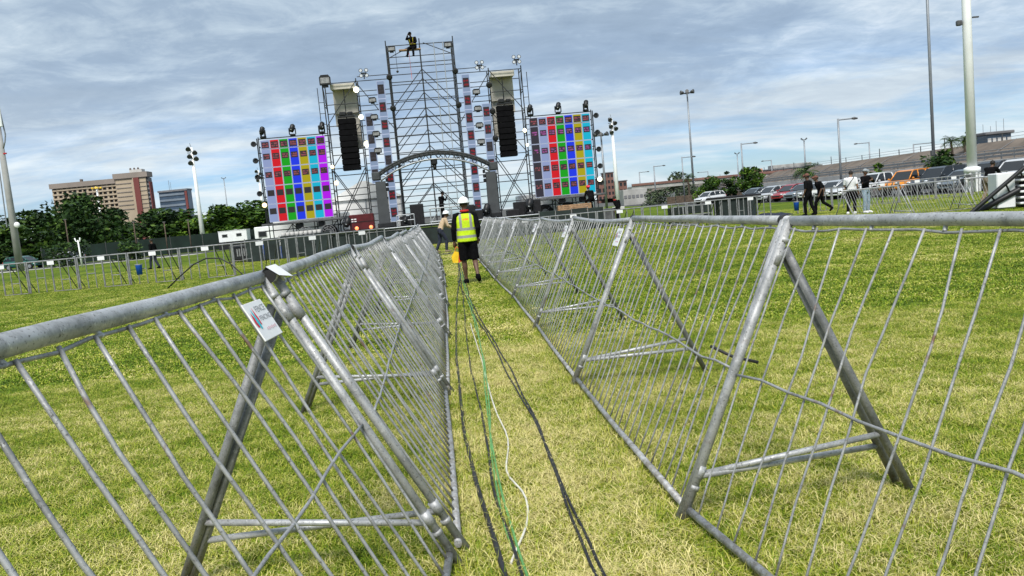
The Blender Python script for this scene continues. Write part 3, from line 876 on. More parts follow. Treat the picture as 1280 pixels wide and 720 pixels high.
def led_screen(x, z0, cols, label, styles):
    t = sthing('led_screen', label, 'screen', x, -.02, z0, 'large colour bar LED screens')
    rows = [1.0, 1.0, 1.0, 1.0, .5]
    z = 0.0
    for r, h in enumerate(rows):
        for c, k in enumerate(cols):
            o = link('led_tile', tile_mesh(.492, h - .008 if h == 1.0 else .47, 'screen_' + styles[r] + k), t, (-1.5 + c * .5, 0, z + h / 2))
        z += h if h == 1.0 else .48
    MB().box((0, .13, 2.2), (3.4, .06, 4.3)).build('rear_frame', 'black_metal', t)
    return t
led_screen(-7.45, 1.88, ['pale', 'red', 'green', 'blue', 'yellow', 'cyan', 'magenta'], 'left LED screen of colour bars ending in magenta', ['plain_', 'plain_', '', '', 'half_'])
led_screen(7.45, 1.88, ['dark', 'pale', 'red', 'green', 'blue', 'yellow', 'cyan'], 'right LED screen of colour bars starting with a black stripe', ['', '', 'violet_', 'violet_', 'half_'])
def led_column(x, z0, n_, mats, label):
    t = sthing('led_column', label, 'screen', x, -.05, z0, 'narrow LED columns of pale tiles')
    for k in range(n_):
        link('led_tile', tile_mesh(.44, .97, mats[k % len(mats)]), t, (0, 0, .485 + k * .97))
    return t
led_column(-2.36, 1.3, 8, ['column_red', 'column_red', 'column_red', 'column_grey'], 'tall LED column immediately left of the centre tower')
led_column(2.36, 1.3, 8, ['column_red', 'column_red', 'column_red', 'column_red'], 'tall LED column immediately right of the centre tower')
led_column(-3.17, 3.5, 4, ['column_grey'], 'short LED column with grey squares left of the centre')
led_column(3.35, 3.5, 4, ['column_red', 'column_grey', 'column_red', 'column_red'], 'short LED column right of the tall right column')

# scaffolds that carry the screens
for s, nm in ((-1, 'left'), (1, 'right')):
    t = sthing('screen_scaffold', 'low scaffold frame carrying the %s LED screen' % nm, 'scaffold', s * 7.45, .35, 0)
    for x in (-1.9, -.6, .6, 1.9):
        rod(t, 'upright', (x, 0, -.14), (x, 0, 1.8), TR, 'scaffold_backlit', 8)
        rod(t, 'upright', (x, 1.1, -.14), (x, 1.1, 6.3 if abs(x) > 1 else 1.8), TR, 'scaffold_backlit', 8)
    for x in (-1.9, 1.9):
        rod(t, 'upright', (x, 0, 1.8), (x, 0, 6.6), TR, 'scaffold_backlit', 8)
        for z in range(8): rod(t, 'rung', (x, 0, 2.2 + z * .55), (x, 1.1, 2.2 + z * .55), TR * .7, 'scaffold_backlit', 6)
        for z in range(8): rod(t, 'rung', (x - .28 * (1 if x > 0 else -1), 0, 2.0 + z * .58), (x, 0, 2.0 + z * .58), TR * .7, 'scaffold_backlit', 6)
    for y in (0, 1.1): rod(t, 'ledger', (-1.9, y, 6.5), (1.9, y, 6.5), TR, 'scaffold_backlit', 8)
    rod(t, 'ledger', (-2.1, -.1, 1.42), (2.3, -.1, 1.42), TR, 'scaffold_backlit', 8)
    for a, b in ((-1.9, -.6), (.6, -.6), (.6, 1.9)): rod(t, 'brace', (a, 0, .2), (b, 0, 1.7), TR * .8, 'scaffold_backlit', 6)
    MB().box((.05, .4, 1.76), (4.5, 1.7, .12), 0, None, .02).build('platform', 'deck_grey', t)
    for x in (-.2, 1.0): MB().box((x, 0, 1.55), (.35, .5, .28), 0, None, .03).build('jack_box', 'black_metal', t)

# moving-head lamps, floods, par cans
def moving_head(p, label, group='moving-head lamps on the LED screens', sc=1.0, tilt=0.0):
    t = thing('moving_head_lamp', label, 'stage lamp', p, SA + tilt, group)
    MB().box((0, 0, .05), (.30, .26, .10), 0, None, .03).build('base', 'black_metal', t)
    m = MB()
    for s in (-1, 1): m.box((s * .17, 0, .25), (.05, .12, .36), 0, None, .02)
    m.build('yoke', 'black_metal', t)
    rr = Matrix.Rotation(R(20), 3, 'Y')
    m = MB().tube([rr @ Vector((0, -.05, -.19)) + Vector((0, 0, .38)), rr @ Vector((0, -.05, -.05)) + Vector((0, 0, .38)), rr @ Vector((0, -.02, .20)) + Vector((0, 0, .38)), rr @ Vector((0, 0, .25)) + Vector((0, 0, .38))], [.10, .145, .13, .06], 14)
    m.build('head', 'black_metal', t)
    m = MB().ball((-.02, -.16, .34), (.055, .03, .055)); m.build('lens', 'headlight', t)
    t.scale = (sc, sc, sc); return t
nm3 = ['left', 'middle', 'right']
for s, nm in ((-1, 'left'), (1, 'right')):
    for k, x in enumerate((-1.6, 0, 1.6)):
        moving_head(S(s * 7.45 + x, .25, 6.52), 'black moving-head lamp on top of the %s LED screen, %s one of three' % (nm, nm3[k]), tilt=(k - 1) * .7)
for i, (x, z, l_) in enumerate([(-1.82, 9.2, 'upper ball lamp on the left leg of the centre tower'), (-1.8, 7.5, 'lower ball lamp on the left leg of the centre tower'), (1.82, 9.25, 'upper ball lamp on the right leg of the centre tower'), (1.83, 7.4, 'lower ball lamp on the right leg of the centre tower'),
                             (3.62, 8.35, 'upper dark lamp on the inner leg of the right wing'), (3.68, 6.9, 'middle dark lamp on the inner leg of the right wing'), (3.7, 5.4, 'lower dark lamp on the inner leg of the right wing')]):
    t = thing('ball_lamp', l_, 'stage lamp', S(x, -.2, z), SA, 'round lamps clamped to the tower legs')
    MB().ball((0, 0, 0), (.17, .15, .18), 0, 12, 8).build('housing', 'black_metal', t)
    MB().box((0, .12, .0), (.10, .16, .30), 0, None, .03).build('clamp', 'black_metal', t)
    MB().tube([(0, -.12, .0), (0, -.20, -.03)], [.12, .10], 12).build('lens', 'black_rubber', t)
def flood(p, label, group, w=.42):
    t = thing('flood_lamp', label, 'stage lamp', p, SA, group)
    MB().prism([(-w / 2, -.13), (w / 2, -.13), (w / 2, .08), (w / 3, .15), (-w / 3, .15), (-w / 2, .08)], -.08, .10).build('housing', 'black_metal', t)
    MB().box((0, -.085, -.01), (w * .80, .012, .16)).build('glass', 'galv_fence', t)
    MB().box((0, .02, -.17), (w * .5, .06, .07)).build('bracket', 'black_metal', t)
    return t
for s, nm in ((-1, 'left'), (1, 'right')):
    for k in range(4):
        flood(S(s * (2.88 - .0 * k), -.12, 8.05 - k * .92), 'flood lamp between the LED columns on the %s, %s from the top' % (nm, ['first', 'second', 'third', 'fourth'][k]), 'flood lamps between the LED columns')
    flood(S(s * 1.55, -.12, 10.72), 'flood lamp in the top %s corner of the centre tower' % nm, 'flood lamps at the top of the centre tower')
flood(S(-5.35, .1, 9.35), 'large square flood lamp on the outer top corner of the left wing', 'top lamps of the wings', .55).scale = (1.1, 1.2, 1.9)
for x, z, l_ in ((-3.2, 9.55, 'cross-shaped four-eye lamp on top of the left wing'), (3.2, 9.5, 'cross-shaped four-eye lamp on top of the right wing, inner end'), (5.3, 9.65, 'cross-shaped four-eye lamp on top of the right wing, outer corner')):
    t = thing('blinder_lamp', l_, 'stage lamp', S(x, 0, z), SA, 'four-eye lamps on the wing tops')
    for a in (-1, 1):
        for b in (-1, 1):
            m = MB().tube([(a * .14, .05, b * .13), (a * .15, -.10, b * .14)], [.06, .11], 12); e_ = m.build('lamp_can', 'black_metal', t)
            MB().tube([(a * .15, -.095, b * .14), (a * .15, -.106, b * .14)], .08, 12).build('reflector', 'headlight', e_)
    MB().box((0, 0, 0), (.30, .08, .07)).box((0, 0, -.15), (.06, .06, .32)).build('bracket', 'black_metal', t)
def bulb(x, y, z, r, mat, label):
    t = sthing('lit_lamp', label, 'stage lamp', x, y, z, 'lit lamps on the scaffold')
    MB().ball((0, -.05, 0), r, 0, 14, 10).build('bulb', mat, t)
    MB().tube([(0, .02, 0), (0, .22, 0)], [r * 1.05, r * .6], 12).build('housing', 'black_metal', t)
bulb(-3.72, .2, 8.72, .15, 'lamp_lit', 'lit white lamp at the top of the left wing')
bulb(-3.62, .2, 7.22, .13, 'lamp_lit', 'lit white lamp halfway up the left wing')
bulb(-3.45, .2, 5.72, .17, 'lamp_lit', 'brightest lit lamp beside the left hanging speaker')
bulb(-5.48, .1, 4.62, .10, 'lamp_warm', 'upper lit warm lamp at the right edge of the left screen')
bulb(-5.36, .1, 3.72, .12, 'lamp_warm', 'lower lit warm lamp at the right edge of the left screen')
bulb(-9.35, -.1, 2.85, .13, 'lamp_warm', 'lit warm lamp low on the left edge of the left screen')
bulb(5.42, .1, 5.72, .10, 'lamp_lit', 'upper small lit lamp left of the right screen')
bulb(5.5, .1, 4.9, .08, 'lamp_lit', 'lower small lit lamp left of the right screen')
bulb(9.45, -.1, 2.6, .13, 'lamp_lit', 'lit white lamp low on the right edge of the right screen')
for s, nm in ((-1, 'left'), (1, 'right')):
    for k in range(4 if s < 0 else 5):
        t = sthing('par_lamp', 'small round par lamp on the outer edge of the %s screen, %s from the top' % (nm, ['first', 'second', 'third', 'fourth', 'fifth'][k]), 'stage lamp', s * 9.42, -.05, 6.2 - k * (.95 if s > 0 else .9), 'par lamps on the screen edges')
        m = MB(); R_ = .13
        m.tube([(s * .12 + R_ * math.cos(a * math.pi / 7), -.08, R_ * math.sin(a * math.pi / 7)) for a in range(15)], .028, 6, 0, False)
        m.build('rim', 'black_metal', t)
        MB().tube([(s * .12, -.05, 0), (s * .10, .10, 0)], [.11, .07], 12).build('can', 'black_metal', t)
        MB().box((0, .04, 0), (.10, .08, .06)).build('clamp', 'black_metal', t)
    t = sthing('lamp_boom', 'upright lamp boom along the outer edge of the %s screen' % nm, 'pole', s * 9.36, 0, 1.8)
    rod(t, 'pole', (0, 0, 0), (0, 0, 4.7), .035, 'black_metal', 8)
    for z in range(4): rod(t, 'foot_arm', (0, 0, .3 + z * 1.2), (-s * .2, .3, .3 + z * 1.2), .025, 'black_metal', 6)

# arch truss on two dark columns
t = sthing('arch_truss', 'curved grey truss arching over the front of the stage', 'truss', .15, -.6, 0)
def arc(rad, n_=26, y=0, x0=3.25, zc=-0.75 + .0):
    h = []
    for i in range(n_ + 1):
        a = math.asin(x0 / 5.75); th = -a + 2 * a * i / n_
        h.append(Vector((rad * math.sin(th), y, 4.92 - 5.75 + rad * math.cos(th))))
    return h
for y in (-.2, .2):
    MB().tube(arc(5.75, y=y), .05, 8).build('chord', 'pillar_grey', t)
    MB().tube(arc(5.35, y=y), .035, 8).build('chord', 'scaffold_pale', t)
    A, B = arc(5.75, y=y), arc(5.35, y=y)
    for i in range(26):
        rod(t, 'lattice', A[i] if i % 2 else B[i], B[i + 1] if i % 2 else A[i + 1], .018, 'truss_grey', 5)
A, B = arc(5.75, y=-.2), arc(5.75, y=.2)
for i in range(0, 27, 2): rod(t, 'lattice', A[i], B[i], .018, 'truss_grey', 5)
m = MB()
A, B = arc(5.74, y=-.05), arc(5.56, y=-.05)
for i in range(26): m.faces([A[i], A[i + 1], B[i + 1], B[i], A[i] + Vector((0, .1, 0)), A[i + 1] + Vector((0, .1, 0)), B[i + 1] + Vector((0, .1, 0)), B[i] + Vector((0, .1, 0))], [(0, 1, 2, 3), (7, 6, 5, 4), (0, 4, 5, 1), (2, 6, 7, 3)])
m.build('arch_band', 'pillar_grey', t)
MB().box((0, 0, 4.35), (.34, .4, .34), 0, None, .08).tube([(0, 0, 4.2), (0, 0, 3.95)], [.12, .09], 10).build('hanging_lamp', 'black_metal', t)
for s in (-1, 1): MB().box((s * 3.25, 0, 3.85), (.45, .55, .45), 0, None, .05).build('corner_block', 'truss_grey', t)
for s, nm in ((-1, 'left'), (1, 'right')):
    t = sthing('arch_column', 'dark grey column under the %s end of the arch truss' % nm, 'column', .15 + s * 3.05, -.6, 1.0, 'columns under the arch truss')
    MB().prism([(-.30, .28), (.30, .28), (.27, 2.55), (-.27, 2.55)], -.25, .25).build('shaft', 'pillar_grey', t)
    MB().box((s * -.12, 0, .14), (1.0, .7, .28), 0, None, .04).build('base', 'black_metal', t)
    for z in range(3): MB().box((-s * .36, -.05, 2.1 + z * .25), (.14, .2, .2), 0, None, .03).build('clamp', 'black_metal', t)

# deck with skirt panels
t = sthing('stage_deck', 'stage deck with a dark panelled skirt along its front', 'stage', 0, 0, 0)
MB().box((0, 1.3, .92), (11.6, 6.2, .14), 0, None, .02).build('deck', 'deck_grey', t)
rod(t, 'edge_rail', (-5.8, -1.84, .96), (5.8, -1.84, .96), .035, 'scaffold_pale', 8)
for k in range(12):
    MB().box((-5.33 + k * .97, -1.72, .35), (.90, .05, .94), 0, None, .012).build('skirt_panel', 'skirt_green', t)
for k in range(13): rod(t, 'skirt_post', (-5.8 + k * .967, -1.76, -.14), (-5.8 + k * .967, -1.76, .86), .03, 'galv_fence', 6)
for s, nm in ((-1, 'left'), (1, 'right')):
    t = sthing('skirt_wall', 'row of dark green screening panels below the %s LED screen' % nm, 'panels', s * 7.9, -1.9, 0)
    for k in range(5 if s < 0 else 4):
        MB().box((-1.9 + k * .9, 0, .48), (.82, .06, 1.20 - .08 * (k % 2)), 0, None, .015).build('screening_panel', 'skirt_green', t)
    for k in range(6 if s < 0 else 5): rod(t, 'post', (-2.35 + k * .9, -.03, -.14), (-2.35 + k * .9, -.03, 1.12), .025, 'galv_fence', 6)

# guard rail at the front of the deck
t = sthing('guard_rail', 'pale tube guard rail at the front centre of the stage', 'railing', -.35, -1.7, .99)
for x in (0, .55, 1.15, 1.7): rod(t, 'post', (x, 0, -.9), (x, 0, .82), .032, 'scaffold_pale', 8)
for z in (.82, .1): rod(t, 'rail', (-.05, 0, z), (1.75, 0, z), .032, 'scaffold_pale', 8)
rod(t, 'brace', (.05, .02, .12), (.5, .02, .78), .022, 'scaffold_pale', 6)
t = sthing('guard_rail', 'short pale railing beside the black speaker stack on stage', 'railing', -2.2, -1.2, .99)
for x in (0, .95): rod(t, 'post', (x, 0, 0), (x, 0, .62), .03, 'scaffold_pale', 8)
for z in (.62, .32): rod(t, 'rail', (0, 0, z), (.95, 0, z), .03, 'scaffold_pale', 8)

# gear on the deck
def cabinet(x, y, w, h, label, d=.6, z=.99, group='black speaker cabinets on the deck'):
    t = sthing('speaker_cabinet', label, 'speaker', x, y, z, group)
    MB().box((0, 0, h / 2), (w, d, h), 0, None, .03).build('cabinet', 'black_metal', t)
    MB().box((0, -d / 2 - .004, h / 2), (w * .88, .012, h * .86)).build('grille', 'black_fabric', t)
    return t
cabinet(-1.08, -.4, .75, 1.15, 'tall black speaker cabinet right of the red tiles, beside the guard rail')
cabinet(-1.75, -.9, .55, .55, 'low black wedge cabinet between the left column and speaker stack')
cabinet(1.75, -.6, .8, .8, 'square black cabinet right of the guard rail')
cabinet(4.75, -.5, .85, .75, 'black cabinet right of the right arch column')
cabinet(4.2, -1.0, .7, .35, 'flat black cabinet at the foot of the right wing')
cabinet(5.55, -.8, .5, .8, 'narrow black cabinet below the edge of the right screen')
cabinet(2.25, -1.2, .5, .5, 'small black cabinet behind the hi-vis worker')
t = sthing('equipment_case', 'dark red equipment case with white marks on the left of the deck', 'case', -4.15, -.3, .99)
MB().box((0, 0, .45), (1.35, .7, .86), 0, None, .03).build('case_body', 'red_paint', t)
MB().box((0, -.36, .47), (1.30, .02, .03)).build('seam', 'black_metal', t)
m = MB()
for a in (0, 1): 
    for b in (0, 1): m.box((-.50 + a * .16, -.362, .50 + b * .13), (.12, .012, .06))
m.build('white_mark', 'sign_white', t)
for k, x in enumerate((-.28, .5)):
    b_ = sthing('lit_lamp', '%s glowing red lamp on the deck before the red case' % ('left' if k == 0 else 'right'), 'stage lamp', -4.15 + x, -.9, 1.12, 'red lamps on the deck')
    MB().ball((0, -.06, 0), .10, 0, 12, 8).build('bulb', 'lamp_orange', b_)
    MB().tube([(0, 0, 0), (0, .2, 0)], [.11, .08], 12).build('housing', 'black_metal', b_)
moving_head(S(-4.95, -.6, .99), 'large black moving-head lamp on the deck left of the red case', 'moving heads on the deck', 1.25)
moving_head(S(5.15, -1.1, .99), 'large moving-head lamp on the deck below the right screen', 'moving heads on the deck', 1.4)
moving_head(S(2.75, -1.0, .99), 'moving-head lamp on the deck left of the right arch column', 'moving heads on the deck', 1.3)
moving_head(S(-1.75, -1.4, .99), 'moving-head lamp on the deck right of the left arch column', 'moving heads on the deck', .8)

# white trailers and crates under and behind the screens
def trailer(x, y, w, label, arches):
    t = sthing('equipment_trailer', label, 'trailer', x, y, -.14)
    MB().box((0, 0, .3), (w * .9, 1.5, .6)).build('base_frame', 'black_metal', t)
    MB().box((0, 0, 1.42), (w, 1.8, 1.75), 0, None, .06).build('body', 'white_paint', t)
    for ax in arches:
        p = MB(); p.prism([(ax + .50 * math.cos(a * math.pi / 12), 1.12 + .50 * math.sin(a * math.pi / 12)) for a in range(13)], -.93, -.88); p.build('wheel_arch', 'black_rubber', t)
        w_ = MB().tube([(ax, -.98, 1.14), (ax, -.70, 1.14)], .40, 20).build('wheel', 'tyre', t)
        MB().tube([(ax, -.995, 1.14), (ax, -.975, 1.14)], .2, 14).build('rim', 'rim', w_)
    return t
trailer(7.3, 3.6, 4.6, 'white equipment trailer with two dark wheel arches below the right screen', (-.75, .65))
trailer(-7.5, 4.0, 4.4, 'white equipment trailer behind the scaffold below the left screen', (1.1,))
t = sthing('marquee', 'white marquee tent standing behind the left wing of the stage', 'tent', -4.3, 7.5, -.14)
MB().box((0, 0, 1.5), (4.4, 4.0, 3.0), 0, None, .05).build('wall', 'white_cloth', t)
MB().prism([(-2.35, 3.0), (2.35, 3.0), (0.2, 4.1), (-.2, 4.1)], -2.15, 2.15).build('roof', 'white_cloth', t)
for x in (-2.2, 0, 2.2): rod(t, 'pole', (x, -2.03, 0), (x, -2.03, 3.0), .04, 'scaffold_pale', 8)
t = sthing('wooden_crate', 'long wooden crate lying below the right screen', 'crate', 7.75, -.6, 1.02)
for k in range(3): MB().box((0, 0, .05 + k * .1), (1.9, .5, .09), 0, None, .01).build('plank', 'wood', t)
MB().box((0, 0, -.06), (1.7, .4, .08)).build('skid', 'wood', t)
sth = sthing('pallet_stack', 'platform of pallets carrying the crate and workers below the right screen', 'platform', 7.6, -.7, 0)
for k in range(6): MB().box((-2.0 + k * .8, 0, .45), (.74, .9, .9), 0, None, .02).build('pallet_box', 'deck_grey', sth)
for k, x in enumerate((-7.2, -6.0)):
    t = sthing('stage_fan', ['left round wire fan standing below the left screen', 'right round wire fan standing below the left screen'][k], 'fan', x, -.8, .55, 'round fans below the left screen')
    m = MB()
    for rr_ in (.42, .30, .18): m.tube([(rr_ * math.cos(a * math.pi / 10), -.06, .5 + rr_ * math.sin(a * math.pi / 10)) for a in range(21)], .014, 5, 0, False)
    for a in range(12): m.tube([(.05 * math.cos(a * math.pi / 6), -.06, .5 + .05 * math.sin(a * math.pi / 6)), (.42 * math.cos(a * math.pi / 6), -.06, .5 + .42 * math.sin(a * math.pi / 6))], .009, 4)
    m.build('guard', 'galv_fence', t)
    for a in range(4): 
        an = a * math.pi / 2 + .4
        MB().box((.18 * math.cos(an), 0, .5 + .18 * math.sin(an)), (.28, .02, .12), 0, Matrix.Rotation(-an, 3, 'Y')).build('blade', 'galv_dark', t)
    MB().box((0, .05, .03), (.5, .35, .06)).box((0, .06, .15), (.06, .06, .3)).build('stand', 'black_metal', t)
t = sthing('barrel_row', 'row of pale grey rolls on the ledge below the left screen', 'rolls', -7.4, -1.2, 1.0)
for k in range(9): MB().tube([(-.95 + k * .24, 0, 0), (-.95 + k * .24, 0, .26)], .11, 12).build('roll', 'concrete_pale', t)
MB().box((0.0, 0, -.06), (2.6, .5, .09)).build('ledge', 'black_metal', t)

# ------------------------------------------------------------------ people
def remesh(o, vox, smooth=2):
    md = o.modifiers.new('r', 'REMESH'); md.mode = 'VOXEL'; md.voxel_size = vox; md.use_smooth_shade = True
    if smooth:
        s = o.modifiers.new('s', 'SMOOTH'); s.iterations = smooth; s.factor = .5
    me = bpy.data.meshes.new_from_object(o.evaluated_get(bpy.context.evaluated_depsgraph_get()))
    o.modifiers.clear(); o.data = me
    return o
def person(label, loc, rz, pose=None, wear=None, vox=.016, group=None, scale=1.0):
    """faces local +y; pose overrides joints, wear lists the clothing"""
    J = dict(pelvis=(0, 0, .94), waist=(0, .0, 1.08), chest=(0, .0, 1.30), neck=(0, 0, 1.48), head=(0, .025, 1.635),
             shL=(-.19, 0, 1.42), elL=(-.25, -.03, 1.13), wrL=(-.25, .08, .88), shR=(.19, 0, 1.42), elR=(.25, -.03, 1.13), wrR=(.25, .08, .88),
             hiL=(-.095, 0, .92), knL=(-.11, .03, .50), anL=(-.11, -.01, .09), hiR=(.095, 0, .92), knR=(.11, .03, .50), anR=(.11, -.01, .09))
    if pose: J.update(pose)
    J = {k: Vector(v) for k, v in J.items()}
    w = wear
    t = thing('person', label, 'person', loc, rz, group)
    t.scale = (scale,) * 3
    skin = w.get('skin', 'skin_dark')
    lean = J['chest'] - J['pelvis']
    def torso(m, g, z_lo=None, sides=16):
        p, wa, c, nk = J['pelvis'], J['waist'], J['chest'], J['neck']
        m.loft([(p + Vector((0, 0, -.09)), .10 + g, .08 + g), (p, .158 + g, .112 + g), (wa, .142 + g, .100 + g), (c, .168 + g, .118 + g), (c.lerp(nk, .45), .175 + g, .108 + g), (c.lerp(nk, .80), .125 + g, .085 + g), (nk, .058 + g, .058 + g)], 0, sides)
    b = MB(); torso(b, 0)
    h = J['head']
    b.tube([J['neck'] + Vector((0, 0, -.03)), h + Vector((0, -.02, -.06))], [.058, .052], 10)
    b.ball(h + Vector((0, 0, .015)), (.076, .096, .108), 0, 14, 10)
    b.ball(h + Vector((0, .035, -.055)), (.056, .062, .058), 0, 10, 8)
    b.ball(h + Vector((0, .098, -.012)), (.014, .020, .022), 0, 6, 5)           # nose
    b.ball(h + Vector((0, .088, -.058)), (.024, .012, .008), 0, 8, 5)           # lips
    for s in (-1, 1):
        b.ball(h + Vector((s * .078, -.005, -.005)), (.012, .022, .034), 0, 8, 5)   # ears
        b.ball(h + Vector((s * .032, .082, .024)), (.022, .014, .010), 0, 8, 5)     # brows
    for q in 'LR':
        sg = -1 if q == 'L' else 1
        sh, el, wr = J['sh' + q], J['el' + q], J['wr' + q]
        b.tube([sh + Vector((-sg * .05, 0, 0)), sh, sh.lerp(el, .5), el, el.lerp(wr, .35), wr], [.052, .056, .048, .040, .042, .027], 10)
        d = (wr - el).normalized(); side = Vector((-d.y, d.x, 0)); side = side.normalized() if side.length > .2 else Vector((0, 1, 0))
        nrm = d.cross(side).normalized()
        palm = wr + d * .05
        b.tube([wr - d * .01, palm, wr + d * .095], [.027, .036, .030], 8)
        curl = nrm * (sg * .35)
        for k, (off, ln) in enumerate(((-.027, .058), (-.009, .070), (.009, .066), (.026, .050))):
            r0 = wr + d * .085 + side * off
            b.tube([r0, r0 + d * ln * .5 - curl * .02, r0 + d * ln * .85 - curl * .07], [.0105, .0098, .0085], 6)
        r0 = wr + d * .03 - side * .030
        b.tube([r0, r0 + d * .03 - side * .022, r0 + d * .065 - side * .026], [.012, .011, .009], 6)
        hi, kn, an = J['hi' + q], J['kn' + q], J['an' + q]
        b.tube([hi + Vector((0, 0, .04)), hi + Vector((0, 0, -.06)), hi.lerp(kn, .5), kn, kn.lerp(an, .32) + Vector((0, -.012, 0)), an.lerp(kn, .18), an], [.085, .088, .074, .055, .057, .036, .036], 12)
        ft = w.get('foot' + q, Vector((sg * .02, .17, -.055)))
        b.tube([an + Vector((0, -.04, -.045)), an + Vector((0, .02, -.04)), an + Vector(ft)], [.036, .042, .028], 8)
    body = b.build('body', skin, t); remesh(body, vox)
    body.data.materials.clear(); body.data.materials.append(MATS[skin])
    eyes = MB()
    for s in (-1, 1): eyes.ball(h + Vector((s * .031, .088, .008)), (.012, .008, .007), 0, 8, 5)
    eyes.build('eyes', 'hair_black', body)
    def garment(name, mat, m, v=None, smooth=3):
        o = m.build(name, mat, t); remesh(o, v or max(vox, .014), smooth)
        o.data.materials.clear(); o.data.materials.append(MATS[mat]); return o
    # shirt
    if 'top' in w:
        m = MB(); torso(m, .020)
        for q in 'LR':
            sg = -1 if q == 'L' else 1
            sh, el, wr = J['sh' + q], J['el' + q], J['wr' + q]
            f = w.get('sleeve', .75)
            if f <= 1: m.tube([sh + Vector((-sg * .07, 0, .0)), sh + Vector((0, 0, -.01)), sh.lerp(el, .5), sh.lerp(el, f)], [.068, .076, .070, .066], 12)
            else: m.tube([sh + Vector((-sg * .07, 0, .0)), sh + Vector((0, 0, -.01)), sh.lerp(el, .5), el, el.lerp(wr, .9)], [.068, .078, .068, .058, .045], 12)
        garment('shirt', w['top'], m)
    if 'vest' in w:
        m = MB()
        p, wa, c, nk = J['pelvis'], J['waist'], J['chest'], J['neck']
        m.loft([(p + Vector((0, 0, -.06)), .205, .165), (wa, .200, .160), (c, .212, .165), (c.lerp(nk, .5), .202, .148), (c.lerp(nk, .86), .135, .118)], 0, 20)
        garment('vest', w['vest'], m, .012, 4)
    # trousers or shorts
    m = MB(); p = J['pelvis']
    m.loft([(p + Vector((0, 0, -.11)), .13, .11), (p + Vector((0, 0, -.02)), .180, .134), (p + Vector((0, 0, .09)), .166, .126)], 0, 14)
    for q in 'LR':
        hi, kn, an = J['hi' + q], J['kn' + q], J['an' + q]
        if w.get('shorts'):
            k2 = kn.lerp(hi, .02)
            m.tube([hi + Vector((0, 0, .03)), hi + Vector((0, 0, -.07)), hi.lerp(kn, .55), k2], [.098, .108, .102, .098], 12)
        else:
            m.tube([hi + Vector((0, 0, .03)), hi + Vector((0, 0, -.07)), hi.lerp(kn, .5), kn, kn.lerp(an, .5), an + (kn - an) * .06], [.096, .102, .090, .074, .068, .062], 12)
    garment('shorts' if w.get('shorts') else 'trousers', w['legs'], m)
    for q in 'LR':
        an = J['an' + q]; sg = -1 if q == 'L' else 1
        ft = Vector(w.get('foot' + q, Vector((sg * .02, .17, -.055))))
        m = MB().tube([an + Vector((0, -.055, -.042)), an + Vector((0, .0, -.030)), an + ft * .6 + Vector((0, 0, .0)), an + ft * 1.08], [.050, .060, .052, .034], 10)
        m.tube([an + Vector((0, 0, -.05)), an + Vector((0, 0, .03))], [.05, .05], 10)
        garment('shoe', w.get('shoes', 'cloth_black'), m, .014)
    # head wear and hair
    if 'helmet' in w:
        m = MB().ball(h + Vector((0, -.005, .03)), (.118, .140, .130), 0, 20, 10, 0.0)
        m.tube([h + Vector((.118 * math.cos(a) * 1.06, .140 * math.sin(a) * 1.06 + (.02 if math.sin(a) > .5 else 0), .032)) for a in np.linspace(0, 2 * math.pi, 25)], .010, 6, 0, False)
        m.tube([h + Vector((0, y, .03 + .130 * math.sqrt(max(0, 1 - (y / .14) ** 2)))) for y in np.linspace(-.13, .13, 9)], .010, 6)
        m.build('helmet', w['helmet'], t)
        MB().ball(h + Vector((0, -.012, .02)), (.084, .098, .10), 0, 12, 8, -.35).build('hair', 'hair_black', body)
    elif 'cap' in w:
        m = MB().ball(h + Vector((0, -.002, .032)), (.088, .106, .098), 0, 14, 8, -.05)
        m.tube([h + Vector((0, .08, .034)), h + Vector((0, .165, .022))], [.062, .045], 10)
        o = m.build('cap', w['cap'], t)
        MB().ball(h + Vector((0, -.014, .01)), (.082, .096, .10), 0, 12, 8, -.4).build('hair', 'hair_black', body)
    else:
        MB().ball(h + Vector((0, -.014, .022)), (.084, .100, .108), 0, 14, 8, -.25).build('hair', 'hair_black', body)
    if 'scarf' in w:
        m = MB().tube([J['neck'] + Vector((.072 * math.cos(a), .075 * math.sin(a) + .005, .028)) for a in np.linspace(0, 2 * math.pi, 17)], .026, 7, 0, False)
        m.build('scarf', w['scarf'], t)
    if 'bag_strap' in w:
        c = J['chest']
        m = MB().tube([(.14, .10, 1.44), (.05, .135, 1.30), (-.08, .14, 1.14), (-.17, .10, 1.0), (-.19, 0, .96), (-.12, -.13, 1.10), (.02, -.145, 1.28), (.13, -.10, 1.44), (.14, .0, 1.475), (.14, .10, 1.44)], .014, 6, 0, False)
        m.build('bag_strap', w['bag_strap'], t)
        MB().box((-.23, .02, .98), (.07, .22, .16), 0, None, .03).build('shoulder_bag', 'cloth_khaki', t)
    return t

